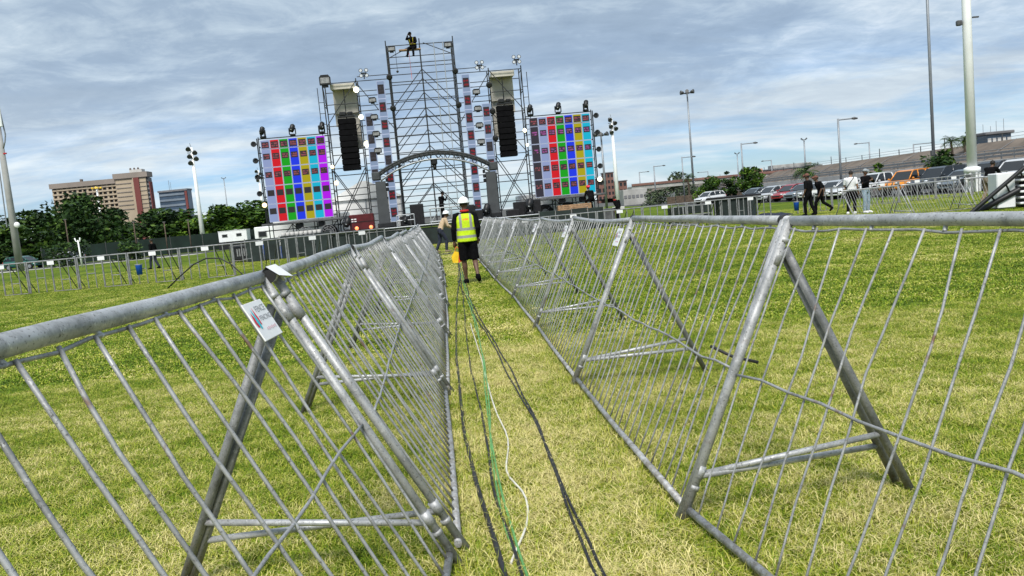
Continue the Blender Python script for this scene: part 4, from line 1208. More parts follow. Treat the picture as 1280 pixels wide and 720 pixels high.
# the worker in the high-visibility vest, walking away up the path
def mid(k): return k
hv = person('worker in yellow high-visibility vest and white helmet walking up the path between the barriers', (-.87, 17.35, 0), R(5),
       dict(elL=(-.255, -.04, 1.15), wrL=(-.265, .04, .90), elR=(.245, -.10, 1.16), wrR=(.22, .02, .94), shL=(-.18, 0, 1.43), shR=(.18, 0, 1.43), head=(.0, .02, 1.645),
            knL=(-.10, .05, .50), anL=(-.09, .10, .085), knR=(.12, .03, .50), anR=(.14, -.22, .19)),
       dict(skin='skin_dark', top='cloth_black', sleeve=1.02, vest='hi_vis', legs='cloth_black', shorts=True, helmet='helmet_white', scarf='scarf_red', footR=(.03, .14, -.12)), .011, None, 1.055)
t = thing('hand_bag', 'yellow and orange bag hanging from the left hand of the hi-vis worker', 'bag', (-1.13, 17.40, .50), R(5)); t.scale = (.78, .8, .72)
m = MB(); m.prism([(-.13, .0), (.02, -.02), (.06, .30), (-.05, .34), (-.15, .18)], -.05, .05); m.build('yellow_side', 'yellow_plastic', t)
m = MB(); m.prism([(.03, -.02), (.15, .02), (.13, .30), (.07, .36)], -.045, .055); m.build('orange_side', 'orange_plastic', t)
MB().tube([(-.03, 0, .33), (-.02, 0, .42), (.02, 0, .47), (.06, 0, .42), (.08, 0, .34)], .010, 6).build('handle', 'orange_plastic', t)

person('worker in beige shirt and white helmet bending forward at the end of the path', (-2.72, 33.0, 0), R(-70),
       dict(chest=(0, .16, 1.26), neck=(0, .25, 1.42), head=(0, .32, 1.56), waist=(0, .06, 1.07), shL=(-.19, .21, 1.37), shR=(.19, .21, 1.37), elL=(-.24, .30, 1.10), wrL=(-.20, .52, 1.0), elR=(.25, .28, 1.10), wrR=(.20, .50, .98),
            knR=(.11, .20, .52), anR=(.11, .16, .09), knL=(-.11, -.02, .5), anL=(-.11, -.22, .10)),
       dict(top='cloth_beige', sleeve=2, legs='cloth_navy', helmet='helmet_white', shoes='cloth_khaki'))
t = thing('rubber_mat', 'black rubber mat on the turf at the end of the path', 'mat', (-2.35, 31.6, 0.0), R(5))
MB().box((0, 0, .012), (.95, 1.5, .022), 0, None, .008).build('mat', 'black_rubber', t)
person('dark silhouetted worker standing on the stage behind the guard rail', S(.32, .2, .99), R(-60),
       dict(elR=(.22, .16, 1.22), wrR=(.16, .30, 1.42), elL=(-.24, .05, 1.15), wrL=(-.2, .25, 1.05), chest=(0, .06, 1.3), neck=(0, .09, 1.48), head=(0, .13, 1.63)),
       dict(top='cloth_black', sleeve=2, legs='cloth_black'))
person('rigger in a yellow harness sitting on the top plank of the centre tower', S(-.35, -.05, 9.83), R(165),
       dict(knL=(-.12, .40, .80), anL=(-.13, .42, .42), knR=(.14, .42, .78), anR=(.20, .50, .40), chest=(.02, .10, 1.28), neck=(.03, .16, 1.44), head=(.04, .22, 1.58), elL=(-.28, .22, 1.14), wrL=(-.14, .40, 1.05), elR=(.28, .24, 1.30), wrR=(.14, .30, 1.52), shL=(-.19, .12, 1.38), shR=(.19, .12, 1.38)),
       dict(top='cloth_black', sleeve=2, legs='cloth_black', cap='cloth_black', vest='hi_vis_harness' if 'hi_vis_harness' in MATS else 'cloth_black'))
t = thing('safety_harness', 'yellow safety harness worn by the rigger on the tower', 'harness', S(-.35, -.05, 9.83), R(165))
for s in (-1, 1):
    MB().tube([(s * .07, -.10, 1.40), (s * .11, .03, 1.44), (s * .11, .24, 1.36), (s * .10, .235, 1.2), (s * .08, .19, 1.06)], .020, 6).build('strap', 'harness_yellow', t)
MB().tube([(.19 * math.cos(a), .04 + .16 * math.sin(a), 1.05) for a in np.linspace(0, 2 * math.pi, 17)], .02, 6, 0, False).build('belt', 'harness_yellow', t)

person('crouching worker in a red helmet on the platform under the right screen', S(8.72, -.8, .62), R(20),
       dict(chest=(0, .15, 1.24), neck=(0, .2, 1.40), head=(0, .26, 1.55), knL=(-.15, .40, .75), anL=(-.14, .18, .42), knR=(.15, .40, .75), anR=(.14, .18, .42), elL=(-.26, .25, 1.05), wrL=(-.15, .45, .95), elR=(.26, .25, 1.05), wrR=(.15, .45, .95), shL=(-.19, .16, 1.34), shR=(.19, .16, 1.34)),
       dict(top='cloth_black', sleeve=2, legs='cloth_black', helmet='helmet_red'))
person('worker in dark clothes with a red shoulder patch beside the right screen platform', S(10.05, -1.5, -.14), R(60),
       dict(chest=(0, .10, 1.28), neck=(0, .14, 1.45), head=(0, .18, 1.6)), dict(top='cloth_black', sleeve=2, legs='cloth_black', scarf='scarf_red'))
person('man in black with a brown cap walking at the right of the field', (13.25, 35.0, 0), R(40),
       dict(knL=(-.1, .12, .5), anL=(-.1, .10, .09), knR=(.1, -.05, .5), anR=(.1, -.2, .12)), dict(top='cloth_black', sleeve=1.0, legs='cloth_black', cap='cap_brown'), scale=1.06)
person('second man in black striding behind the one in the brown cap, foot kicked back', (14.05, 35.7, 0), R(75),
       dict(chest=(0, .08, 1.3), neck=(0, .12, 1.47), head=(0, .16, 1.62), knL=(-.1, .22, .54), anL=(-.1, .24, .1), knR=(.1, -.12, .52), anR=(.1, -.46, .28), elR=(.26, -.2, 1.18), wrR=(.24, -.16, .93)), dict(top='cloth_black', sleeve=.9, legs='cloth_black', cap='cap_brown', footR=(.0, .08, -.16)))
person('man in a white T-shirt and black trousers with a bag strap across his back', (14.25, 33.0, 0), R(-35),
       dict(head=(.02, .05, 1.62), elL=(-.25, .05, 1.13), wrL=(-.16, .25, 1.0), knL=(-.12, .06, .5), anL=(-.14, -.06, .09)), dict(skin='skin_brown', top='cloth_white', sleeve=.8, legs='cloth_black', bag_strap='cloth_navy', shoes='cloth_white'), scale=1.03)
person('man in a grey cap, black jacket and pale jeans beside the one in white', (14.72, 32.7, 0), R(-150),
       dict(elL=(-.33, .14, 1.22), wrL=(-.08, .26, 1.34), elR=(.30, .12, 1.18), wrR=(.06, .26, 1.28)), dict(top='cloth_black', sleeve=2, legs='denim', cap='cap_grey', shoes='cloth_white'), scale=1.03)
person('person in a dark top and khaki trousers leaning toward the folded rigging', (18.1, 30.0, 0), R(-60),
       dict(chest=(0, .18, 1.26), neck=(0, .27, 1.42), head=(0, .36, 1.54), waist=(0, .07, 1.08), shL=(-.19, .22, 1.36), shR=(.19, .22, 1.36), elL=(-.22, .42, 1.2), wrL=(-.15, .62, 1.16), elR=(.22, .40, 1.15), wrR=(.15, .62, 1.1), anL=(-.16, -.2, .1), anR=(.14, .18, .09), knR=(.13, .2, .5)),
       dict(top='cloth_black', sleeve=2, legs='cloth_khaki', shoes='cloth_black'))
person('person in dark clothes walking behind the left perimeter fence', (-20.2, 45.8, 0), R(75),
       dict(knL=(-.1, .16, .5), anL=(-.1, .2, .09), knR=(.1, -.03, .5), anR=(.1, -.22, .13), chest=(0, .04, 1.3)), dict(top='cloth_black', sleeve=2, legs='cloth_navy'))

# ------------------------------------------------------------------ vehicles
def car(label, kind, paint, loc, rz, group='cars parked beside the field', cat='car', doors=True):
    """front towards local +x"""
    t = thing('parked_car' if kind != 'pickup' else 'pickup_truck', label, cat, loc, rz, group); t.scale = (.94, .94, .94)
    if kind == 'hatch': L_, W_, zr = 4.1, 1.72, 1.48; st = [(-2.05, .45, .90, .72), (-1.95, .30, .98, .80), (-1.3, .25, .98, .86), (0, .24, .94, .86), (.85, .25, .92, .85), (1.65, .28, .76, .80), (1.98, .32, .62, .70), (2.05, .40, .55, .62)]; gh = [(-1.90, 1.0), (-1.55, zr - .06), (-.9, zr), (.1, zr - .02), (.45, zr - .12), (1.12, .93)]; wx = (-1.28, 1.28); wr = .31
    elif kind == 'sedan': L_, W_, zr = 4.5, 1.76, 1.44; st = [(-2.25, .45, .85, .72), (-2.15, .30, .95, .80), (-1.4, .25, .98, .87), (0, .24, .94, .87), (.9, .25, .92, .86), (1.75, .28, .78, .80), (2.15, .32, .62, .70), (2.25, .40, .55, .62)]; gh = [(-1.65, .97), (-1.05, zr - .08), (-.5, zr), (.2, zr - .02), (.5, zr - .10), (1.2, .93)]; wx = (-1.35, 1.38); wr = .32
    elif kind == 'suv': L_, W_, zr = 4.7, 1.88, 1.78; st = [(-2.35, .55, 1.05, .82), (-2.28, .38, 1.14, .90), (-1.4, .32, 1.14, .93), (0, .30, 1.12, .93), (.9, .31, 1.10, .92), (1.85, .34, 1.0, .88), (2.27, .38, .84, .80), (2.35, .48, .74, .72)]; gh = [(-2.25, 1.15), (-2.0, zr - .06), (-1.2, zr), (.15, zr - .02), (.45, zr - .12), (1.05, 1.11)]; wx = (-1.42, 1.42); wr = .38
    else: L_, W_, zr = 5.1, 1.84, 1.76; st = [(-2.55, .62, 1.06, .84), (-2.48, .45, 1.10, .90), (-1.4, .38, 1.10, .92), (0, .36, 1.10, .92), (1.0, .36, 1.08, .91), (2.05, .40, 1.0, .88), (2.48, .44, .86, .80), (2.55, .54, .76, .72)]; gh = [(-.72, 1.11), (-.60, zr - .05), (-.3, zr), (.5, zr - .02), (.75, zr - .10), (1.3, 1.09)]; wx = (-1.55, 1.62); wr = .39
    m = MB(); n_ = len(st); vs = []
    for x, z0, z1, hw in st:
        mz = z0 + (z1 - z0) * .55
        vs += [(x, -hw * .90, z0), (x, -hw, z0 + (z1 - z0) * .25), (x, -hw * 1.01, mz), (x, -hw * .95, z1 - .06), (x, -hw * .84, z1), (x, hw * .84, z1), (x, hw * .95, z1 - .06), (x, hw * 1.01, mz), (x, hw, z0 + (z1 - z0) * .25), (x, hw * .90, z0)]
    fs = []
    for i in range(n_ - 1):
        for k in range(10):
            k2 = (k + 1) % 10
            fs.append((i * 10 + k, (i + 1) * 10 + k, (i + 1) * 10 + k2, i * 10 + k2))
    fs += [tuple(range(10)), tuple((n_ - 1) * 10 + k for k in reversed(range(10)))]
    m.faces(vs, fs, 0, True)
    m.build('body', paint, t)
    # greenhouse: glass block, painted roof and pillars
    def hw(z): return W_ / 2 * (.86 - .17 * (z - .95) / (zr - .95))
    g = MB(); k = len(gh)
    g.faces([(x, -hw(z) + .012, z - .02) for x, z in gh] + [(x, hw(z) - .012, z - .02) for x, z in gh], [tuple(range(k)), tuple(range(2 * k - 1, k - 1, -1))] + [(i, i + k, (i + 1) % k + k, (i + 1) % k) for i in range(k)])
    g.build('windows', 'glass_car', t)
    r = MB()
    for i in range(1, k - 2):
        (xa, za), (xb, zb) = gh[i], gh[i + 1]
        r.faces([(xa, -hw(za), za), (xb, -hw(zb), zb), (xb, hw(zb), zb), (xa, hw(za), za), (xa, -hw(za) - .004, za - .07), (xb, -hw(zb) - .004, zb - .07), (xb, hw(zb) + .004, zb - .07), (xa, hw(za) + .004, za - .07)], [(0, 1, 2, 3), (4, 5, 1, 0), (3, 2, 6, 7), (7, 6, 5, 4), (0, 3, 7, 4), (1, 5, 6, 2)])
    r.build('roof', paint, t)
    for s in (-1, 1):
        def pil(x0, z0, x1, z1, w): MB().tube([(x0, s * (hw(z0) + .0), z0 - .03), (x1, s * hw(z1), z1 - .02)], w, 6).build('pillar', paint, t)
        pil(*gh[0], *gh[1], .055); pil(*gh[-1], *gh[-2], .045)
        xm = (gh[2][0] + gh[-2][0]) / 2 + .05; pil(xm, .98, xm - .05, zr - .02, .045)
        if kind in ('hatch', 'suv'): pil(gh[1][0] + .55, 1.0, gh[1][0] + .40, zr - .04, .045)
    for x in wx:
        for s in (-1, 1):
            w_ = MB().tube([(x, s * (W_ / 2 - .20), wr), (x, s * (W_ / 2 + .005), wr)], wr, 18).build('wheel', 'tyre', t)
            rm = MB().tube([(x, s * (W_ / 2 + .003), wr), (x, s * (W_ / 2 + .016), wr)], wr * .62, 14)
            rm.build('rim', 'rim' if paint != 'car_orange' else 'galv_dark', w_)
            a_ = MB(); a_.prism([(x + (wr + .055) * math.cos(q * math.pi / 10), wr + (wr + .055) * math.sin(q * math.pi / 10)) for q in range(11)], s * (W_ / 2 - .05), s * (W_ / 2 - .008)); a_.build('wheel_arch', 'black_rubber', t)
    xf, z0, z1, h_ = st[-2]
    for s in (-1, 1):
        MB().ball((xf - .02, s * (h_ - .12), z1 + .02), (.14, .17, .075), 0, 10, 6).build('headlight', 'headlight', t)
        MB().box((st[1][0] - .02, s * (st[1][3] - .1), st[1][2] - .14), (.10, .16, .22), 0, None, .03).build('tail_light', 'tail_red', t)
        MB().ball((gh[-1][0] - .15, s * (W_ / 2 + .06), gh[-1][1] + .07), (.07, .10, .07), 0, 8, 6).build('mirror', paint, t)
    MB().box((st[-1][0] - .03, 0, st[-1][1] + .10), (.10, st[-1][3] * 1.5, .14), 0, None, .03).build('grille', 'black_rubber', t)
    MB().box((st[-1][0] - .06, 0, st[-1][1] - .04), (.16, st[-1][3] * 1.9, .12), 0, None, .04).build('bumper', paint if kind in ('hatch', 'sedan') else 'black_rubber', t)
    if kind == 'pickup':
        MB().box((-1.65, 0, 1.105), (1.55, 1.46, .05)).build('load_bed', 'black_rubber', t)
        if paint == 'car_orange':
            f = MB()
            f.prism([(-2.40, 1.10), (-2.25, 1.62), (-.9, 1.70), (-.7, 1.12)], -.74, .74); f.build('canopy', 'glass_car', t)
            f = MB()
            for s in (-1, 1): f.tube([(-.62, s * .80, 1.08), (-1.05, s * .76, 1.74)], .07, 8)
            f.box((-1.6, 0, 1.72), (1.5, 1.42, .07), 0, None, .02); f.build('roll_bar', paint, t)
    return t
PK = R(180 + 26)
row_ = [('white hatchback parked alone beyond the fence, left of the dark storage boxes', 'hatch', 'car_white', (23.55, 92.0), .1),
        ('grey saloon right of the dark storage boxes', 'sedan', 'car_slate', (23.20, 73.5), 0),
        ('silver hatchback beside the red one', 'hatch', 'car_silver', (23.70, 70.6), 0),
        ('red hatchback behind the small blue bin', 'hatch', 'car_red', (24.50, 68.2), 0),
        ('slate blue saloon left of the two dark walkers', 'sedan', 'car_slate', (24.80, 65.7), 0),
        ('white saloon right of the two dark walkers', 'sedan', 'car_white', (25.10, 63.2), 0),
        ('silver hatchback behind the man in white', 'hatch', 'car_silver', (25.30, 60.9), 0),
        ('white saloon behind the man in the grey cap', 'sedan', 'car_white', (25.60, 58.8), 0),
        ('white pickup left of the orange one', 'pickup', 'car_white', (26.35, 56.4), 0),
        ('orange pickup with a black canopy', 'pickup', 'car_orange', (27.45, 54.0), 0),
        ('dark green-grey off-roader right of the orange pickup', 'suv', 'car_dark', (28.25, 51.9), -.05),
        ('slate grey saloon left of the thick white mast', 'sedan', 'car_slate', (28.90, 50.0), 0),
        ('black off-roader behind the thick white mast', 'suv', 'car_black', (29.30, 48.0), 0),
        ('white off-roader right of the thick white mast', 'suv', 'car_white', (29.60, 46.0), 0)]
for l_, k_, p_, (x, y), dr in row_: car(l_, k_, p_, (x, y, .006), PK + dr, 'vehicles parked along the right of the field', 'pickup' if k_ == 'pickup' else 'car')
for l_, k_, p_, (x, y), rz_ in [('green hatchback parked at the far left under the trees', 'hatch', 'car_green', (-50.2, 83.4), R(-8)), ('dark saloon on the far left road', 'sedan', 'car_dark', (-56.0, 83.2), R(-6)),
                                ('white hatchback on the far left road', 'hatch', 'car_white', (-46.0, 84.0), R(-100))]:
    car(l_, k_, p_, (x, y, .008), rz_, 'cars on the far left road')
t = thing('generator', 'black framed generator set standing behind the perimeter fence left of the stage', 'generator', (-14.25, 44.0, 0), R(6))
MB().box((0, 0, .52), (1.45, .9, .72), 0, None, .04).build('housing', 'black_metal', t)
for z in (.12, .93):
    for y in (-.5, .5): rod(t, 'frame_tube', (-.82, y, z), (.82, y, z), .03, 'galv_dark', 6)
for x in (-.82, .82):
    for y in (-.5, .5): rod(t, 'frame_tube', (x, y, 0), (x, y, .95), .03, 'galv_dark', 6)
for k in range(5): MB().box((-.45 + k * .12, -.455, .55), (.06, .02, .4)).build('vent_slat', 'galv_fence', t)
MB().box((.42, -.46, .62), (.35, .02, .26)).build('control_panel', 'galv_fence', t)
t = thing('plastic_drum', 'blue plastic drum standing beside the black generator', 'drum', (-13.05, 43.6, 0))
MB().loft([((0, 0, 0), .27, .27), ((0, 0, .05), .29, .29), ((0, 0, .30), .29, .29), ((0, 0, .33), .305, .305), ((0, 0, .36), .29, .29), ((0, 0, .60), .29, .29), ((0, 0, .63), .305, .305), ((0, 0, .66), .29, .29), ((0, 0, .86), .28, .28), ((0, 0, .89), .24, .24)], 0, 18).build('drum', 'blue_plastic', t)
MB().tube([(0, 0, .885), (0, 0, .905)], .25, 18).build('lid', 'black_rubber', t)
t = thing('plastic_crate', 'blue crate stacked behind the drum left of the stage', 'crate', (-12.55, 44.4, 0), R(10))
MB().box((0, 0, .35), (.8, .6, .7), 0, None, .04).build('crate', 'blue_plastic', t)
MB().box((0, 0, .72), (.84, .64, .05), 0, None, .02).build('lid', 'galv_dark', t)
def bin_(loc, label):
    t = thing('litter_bin', label, 'bin', loc, 0, 'small blue bins hung on the fences')
    MB().loft([((0, 0, 0), .10, .09), ((0, 0, .34), .12, .11), ((0, 0, .36), .13, .12)], 0, 12).build('bin', 'blue_plastic', t)
    MB().box((0, .0, .385), (.24, .22, .03), 0, None, .015).build('lid', 'galv_fence', t)
bin_((-13.9, 30.15, .38), 'small blue bin hung on the left perimeter fence')
bin_((12.9, 35.55, .28), 'small blue bin hung on the right fence by the dark walkers')

# ------------------------------------------------------------------ storage boxes on the field
def boxes(name, label, x, y, w, h, n_, rows_, roof):
    t = thing(name, label, 'storage box', (x, y, 0), R(8))
    for k in range(n_):
        for j in range(rows_):
            MB().box((-w / 2 + (k + .5) * w / n_, 0, .06 + (j + .5) * h / rows_), (w / n_ - .07, .9, h / rows_ - .08), 0, None, .03).build('door_panel', 'skirt_green', t)
    f = MB()
    for k in range(n_ + 1): f.box((-w / 2 + k * w / n_, -.46, h / 2 + .03), (.06, .05, h))
    for j in range(rows_ + 1): f.box((0, -.452, .06 + j * h / rows_), (w, .04, .05))
    f.build('frame', 'galv_fence', t)
    if roof: MB().box((0, .1, h + .12), (w + .4, 1.4, .10), 0, None, .04).build('roof', 'black_fabric', t)
    return t
boxes('storage_rack', 'low rack of dark cases in a pale frame behind the right barriers', 8.7, 38.0, 1.9, .84, 4, 2, False)
boxes('storage_box', 'tall dark green storage boxes with a black roof behind the right barriers', 11.3, 39.5, 1.9, .98, 4, 1, True)
t = thing('tarpaulin', 'crumpled dark tarpaulin lying on the grass beyond the right fence', 'tarpaulin', (12.6, 38.4, 0))
m = MB(); rg = random.Random(4); G_ = [[(-1.2 + i * .3, -.5 + j * .25, max(0.0, .16 * math.sin(math.pi * i / 8) * math.sin(math.pi * j / 4) + rg.uniform(0, .07)) if 0 < i < 8 and 0 < j < 4 else 0.0) for j in range(5)] for i in range(9)]
for i in range(8):
    for j in range(4): m.quad(G_[i][j], G_[i + 1][j], G_[i + 1][j + 1], G_[i][j + 1], 0, True)
m.build('sheet', 'cloth_navy', t)

# folded rigging at the right edge: black booms over a white slatted cabinet
t = thing('folded_rigging', 'black folded boom rigging over a white slatted cabinet at the right edge', 'rigging', (16.9, 26.2, 0), R(-12))
rod(t, 'boom', (-1.6, -.2, .0), (1.6, -.2, 2.6), .07, 'black_metal', 10)
rod(t, 'boom', (-1.3, .1, .0), (1.9, .1, 1.55), .10, 'black_metal', 10)
rod(t, 'boom', (-1.1, .25, -.0), (1.9, .3, 1.9), .08, 'black_metal', 10)
for k in range(6): rod(t, 'lattice', (-1.0 + k * .45, -.2, .5 + k * .36), (-.75 + k * .45, .15, .30 + k * .24), .03, 'black_metal', 6)
MB().box((-.42, .5, .62), (.55, .8, 1.16), 0, None, .03).build('cabinet', 'white_paint', t)
for k in range(6): MB().box((.9, .45 - .02 * k, .16 + k * .19), (1.9, .9, .075), 0, None, .02).build('slat', 'white_paint', t)
MB().box((.9, .6, .55), (1.7, .7, 1.0), 0, None, .02).build('slat_core', 'black_metal', t)
rod(t, 'stay', (-.05, -.3, 0), (.6, -.3, 2.0), .035, 'black_metal', 8)

# ------------------------------------------------------------------ poles and masts
def mast(loc, h, r0, r1, label, mat='pole_white', group='white lamp masts'):
    t = thing('lamp_mast', label, 'mast', loc, R(20), group)
    MB().tube([(0, 0, 0), (0, 0, h * .5), (0, 0, h)], [r0, (r0 + r1) / 2, r1], 14).build('pole', mat, t)
    MB().box((0, 0, .25), (r0 * 4, r0 * 4, .5), 0, None, .05).build('plinth', 'concrete_pale', t)
    rod(t, 'antenna', (.0, 0, h), (-.12, 0, h + .5), .03, 'pole_grey', 6)
    for k, (dx, dz) in enumerate(((-.35, -.1), (.32, -.55), (-.30, -.95), (.40, -1.25), (-.28, -1.7))):
        m = MB().tube([(dx, -.05, h + dz + .08), (dx, -.35, h + dz - .16)], [.16, .30], 12)
        m.tube([(0, 0, h + dz), (dx, 0, h + dz + .05)], .045, 6)
        m.build('floodlight', 'galv_dark', t)
    MB().box((.0, 0, h - .62), (1.0, .1, .08)).build('cross_arm', 'pole_grey', t)
    return t
mast((-35.8, 95.0, 0), 12.1, .30, .15, 'white mast with stacked floodlights in front of the left trees')
mast((-42.7, 143.0, 0), 12.4, .28, .14, 'white floodlight mast just left of the left LED screen')
mast((14.55, 103.0, 0), 11.7, .30, .15, 'white mast with stacked floodlights right of the right LED screen')
def cluster_pole(loc, h, r, label, n_=6, lit=False, mat='pole_grey', head=.5):
    t = thing('floodlight_pole', label, 'light pole', loc, 0, 'tall light poles around the field')
    MB().tube([(0, 0, 0), (0, 0, h)], [r, r * .6], 10).build('pole', mat, t)
    MB().tube([(head * math.cos(a), head * math.sin(a), h - .1) for a in np.linspace(0, 2 * math.pi, 17)], .05, 6, 0, False).build('ring', 'galv_dark', t)
    for k in range(n_):
        a = 2 * math.pi * k / n_ + .3; m = MB()
        m.tube([(head * math.cos(a), head * math.sin(a), h), (head * 1.8 * math.cos(a), head * 1.8 * math.sin(a), h + .12)], [head * .26, head * .46], 8)
        m.tube([(0, 0, h - .1), (head * math.cos(a), head * math.sin(a), h - .1)], .05, 5)
        m.build('lamp_head', 'yellow_lamp_shell' if lit else 'galv_dark', t)
    return t
cluster_pole((35.5, 150.0, 0), 19.7, .22, 'tallest slim floodlight pole with a cluster head, right of the stage', 6, False, 'pole_grey', .75)
cluster_pole((16.5, 130.0, 0), 11.9, .22, 'slim grey light pole right beside the right LED screen', 6, False, 'pole_grey', .7)
cluster_pole((-64.9, 130.0, 0), 10.9, .2, 'pole with bright yellow lamp heads in front of the cream hotel', 4, True, 'pole_white', .42)
cluster_pole((49.0, 130.0, 0), 8.2, .16, 'thin lamp post above the palm left of the dark walkers', 2, False, 'pole_grey', .3)
cluster_pole((46.9, 160.0, 0), 8.2, .14, 'thin lamp post above the large round bush', 2, False, 'pole_grey', .3)
cluster_pole((-68.4, 200.0, 0), 15.6, .16, 'thin distant pole between the glass building and the stage', 2, False, 'pole_grey', .3)
def street_lamp(loc, h, arm, label, r=.11):
    t = thing('street_lamp', label, 'street lamp', loc, 0, 'single arm street lamps along the right road')
    MB().tube([(0, 0, 0), (0, 0, h)], [r, r * .75], 10).build('pole', 'pole_grey', t)
    rod(t, 'arm', (0, 0, h - .12), (arm, 0, h - .10), r * .55, 'pole_grey', 8)
    s = 1 if arm > 0 else -1
    MB().tube([(arm, 0, h - .10), (arm + s * .25, 0, h - .10), (arm + s * .55, 0, h - .13)], [.08, .13, .06], 8).build('lamp_head', 'galv_dark', t)
    return t
for px, y, h, arm, r, l_ in [(.4203, 74.0, 6.9, 1.25, .11, 'nearest single arm street lamp, behind the man in white'), (.299, 100.0, 6.9, 1.5, .11, 'street lamp rising from the large round bush'), (.189, 155.0, 7.1, 1.7, .14, 'street lamp beyond the grey wall, second from the right mast'),
                         (.1705, 188.0, 7.2, 1.8, .15, 'street lamp beyond the grey wall, nearest to the right mast'), (.2245, 125.0, 7.0, 1.6, .11, 'street lamp just left of the tallest slim floodlight pole'), (.2555, 237.0, 7.0, -2.6, .16, 'left-armed street lamp far off between the tallest pole and the bush'),
                         (.335, 180.0, 6.9, -1.7, .14, 'left-armed street lamp right of the large round bush'), (.4573, 130.0, 6.8, -1.9, .12, 'left-armed street lamp above the white pickup'), (.5122, 160.0, 6.8, 3.4, .16, 'long-armed street lamp left of the tall grey pole')]:
    street_lamp((px * y, y, 0), h, arm, l_, r)
t = thing('flag_pole', 'very tall grey pole that runs out of the top of the photo', 'pole', (40.25, 75.0, 0))
MB().tube([(0, 0, 0), (0, 0, 12), (0, 0, 26)], [.15, .13, .10], 12).build('pole', 'pole_grey', t)
MB().box((0, 0, .2), (.8, .8, .4), 0, None, .05).build('plinth', 'concrete_pale', t)
MB().box((-.18, -.1, 3.0), (.25, .25, .5), 0, None, .04).build('junction_box', 'galv_dark', t)
t = thing('light_mast', 'thick white mast beside the parked cars at the right', 'mast', (27.1, 46.4, 0))
MB().tube([(0, 0, 1.1), (0, 0, 10), (0, 0, 24)], [.27, .24, .18], 20).build('pole', 'pole_white', t)
MB().loft([((0, 0, 0), .32, .32), ((0, 0, 1.12), .34, .34), ((0, 0, 1.16), .44, .44), ((0, 0, 1.40), .44, .44), ((0, 0, 1.46), .30, .30)], 0, 16).build('base', 'pole_white', t)
for k in range(8): MB().box((.38 * math.cos(k * .785), .38 * math.sin(k * .785), .55), (.10, .10, 1.1), 0, Matrix.Rotation(k * .785, 3, 'Z')).build('base_rib', 'pole_white', t)
for a in (0, 1): MB().box((-.55 + a * .2, -.5, .95 - a * .2), (.28, .12, .16), 0, None, .02).build('control_box', 'galv_dark', t)
m = MB().box((-.45, 0, 9.6), (.3, .25, .3), 0, None, .05).box((.5, 0, 9.85), (.35, .1, .08)); m.build('camera_bracket', 'galv_dark', t)
t = thing('antenna_pole', 'concrete antenna pole at the left edge of the photo', 'mast', (-45.6, 75.0, 0))
MB().tube([(0, 0, 0), (0, 0, 7), (0, 0, 15)], [.34, .28, .20], 14).build('pole', 'pole_concrete', t)
rod(t, 'cable_duct', (-.55, -.1, 4.2), (-.42, -.1, 10.5), .06, 'pole_grey', 6)
for dx, z in ((-.45, 15.6), (.42, 15.2), (.0, 16.0)):
    MB().box((dx, -.25, z - .6), (.30, .16, 2.6), 0, None, .05).build('antenna_panel', 'white_paint', t)
    rod(t, 'bracket', (0, 0, z - 1.2), (dx, -.2, z - 1.2), .05, 'galv_dark', 6)
MB().tube([(.30, 0, 15.8), (.55, 0, 12.6), (.42, 0, 12.0), (.25, -.1, 11.4)], .06, 6).build('feeder_cable', 'pole_grey', t)
MB().box((.30, -.1, 10.9), (.30, .12, .12)).build('red_beacon', 'tail_red', t)
MB().ball((.45, -.2, 4.3), (.28, .16, .28)).build('dish', 'white_paint', t)
for k, (x, y, h) in enumerate([(-48.1, 88.5, 4.9), (-40.3, 87.6, 3.9), (-37.0, 87.6, 3.6), (-34.4, 87.6, 3.6)]):
    t = thing('wooden_pole', 'thin dark pole standing against the left trees, %s from the left' % ['first', 'second', 'third', 'fourth'][k], 'pole', (x, y, 0), 0, 'dark poles against the left trees')
    MB().tube([(0, 0, 0), (0, 0, h)], [.08, .06], 8).build('pole', 'bark', t)
    MB().box((0, 0, h), (.3, .1, .12)).build('cap', 'galv_dark', t)
t = thing('sign_post', 'short pale forked post by the far left path', 'post', (-36.1, 68.0, 0))
MB().tube([(0, 0, 0), (-.05, 0, 2.3)], [.08, .06], 8).build('pole', 'pole_white', t)
MB().tube([(-.3, 0, 2.5), (-.22, 0, 2.2), (.12, 0, 2.2), (.15, 0, 2.5)], .05, 6).build('fork', 'pole_white', t)

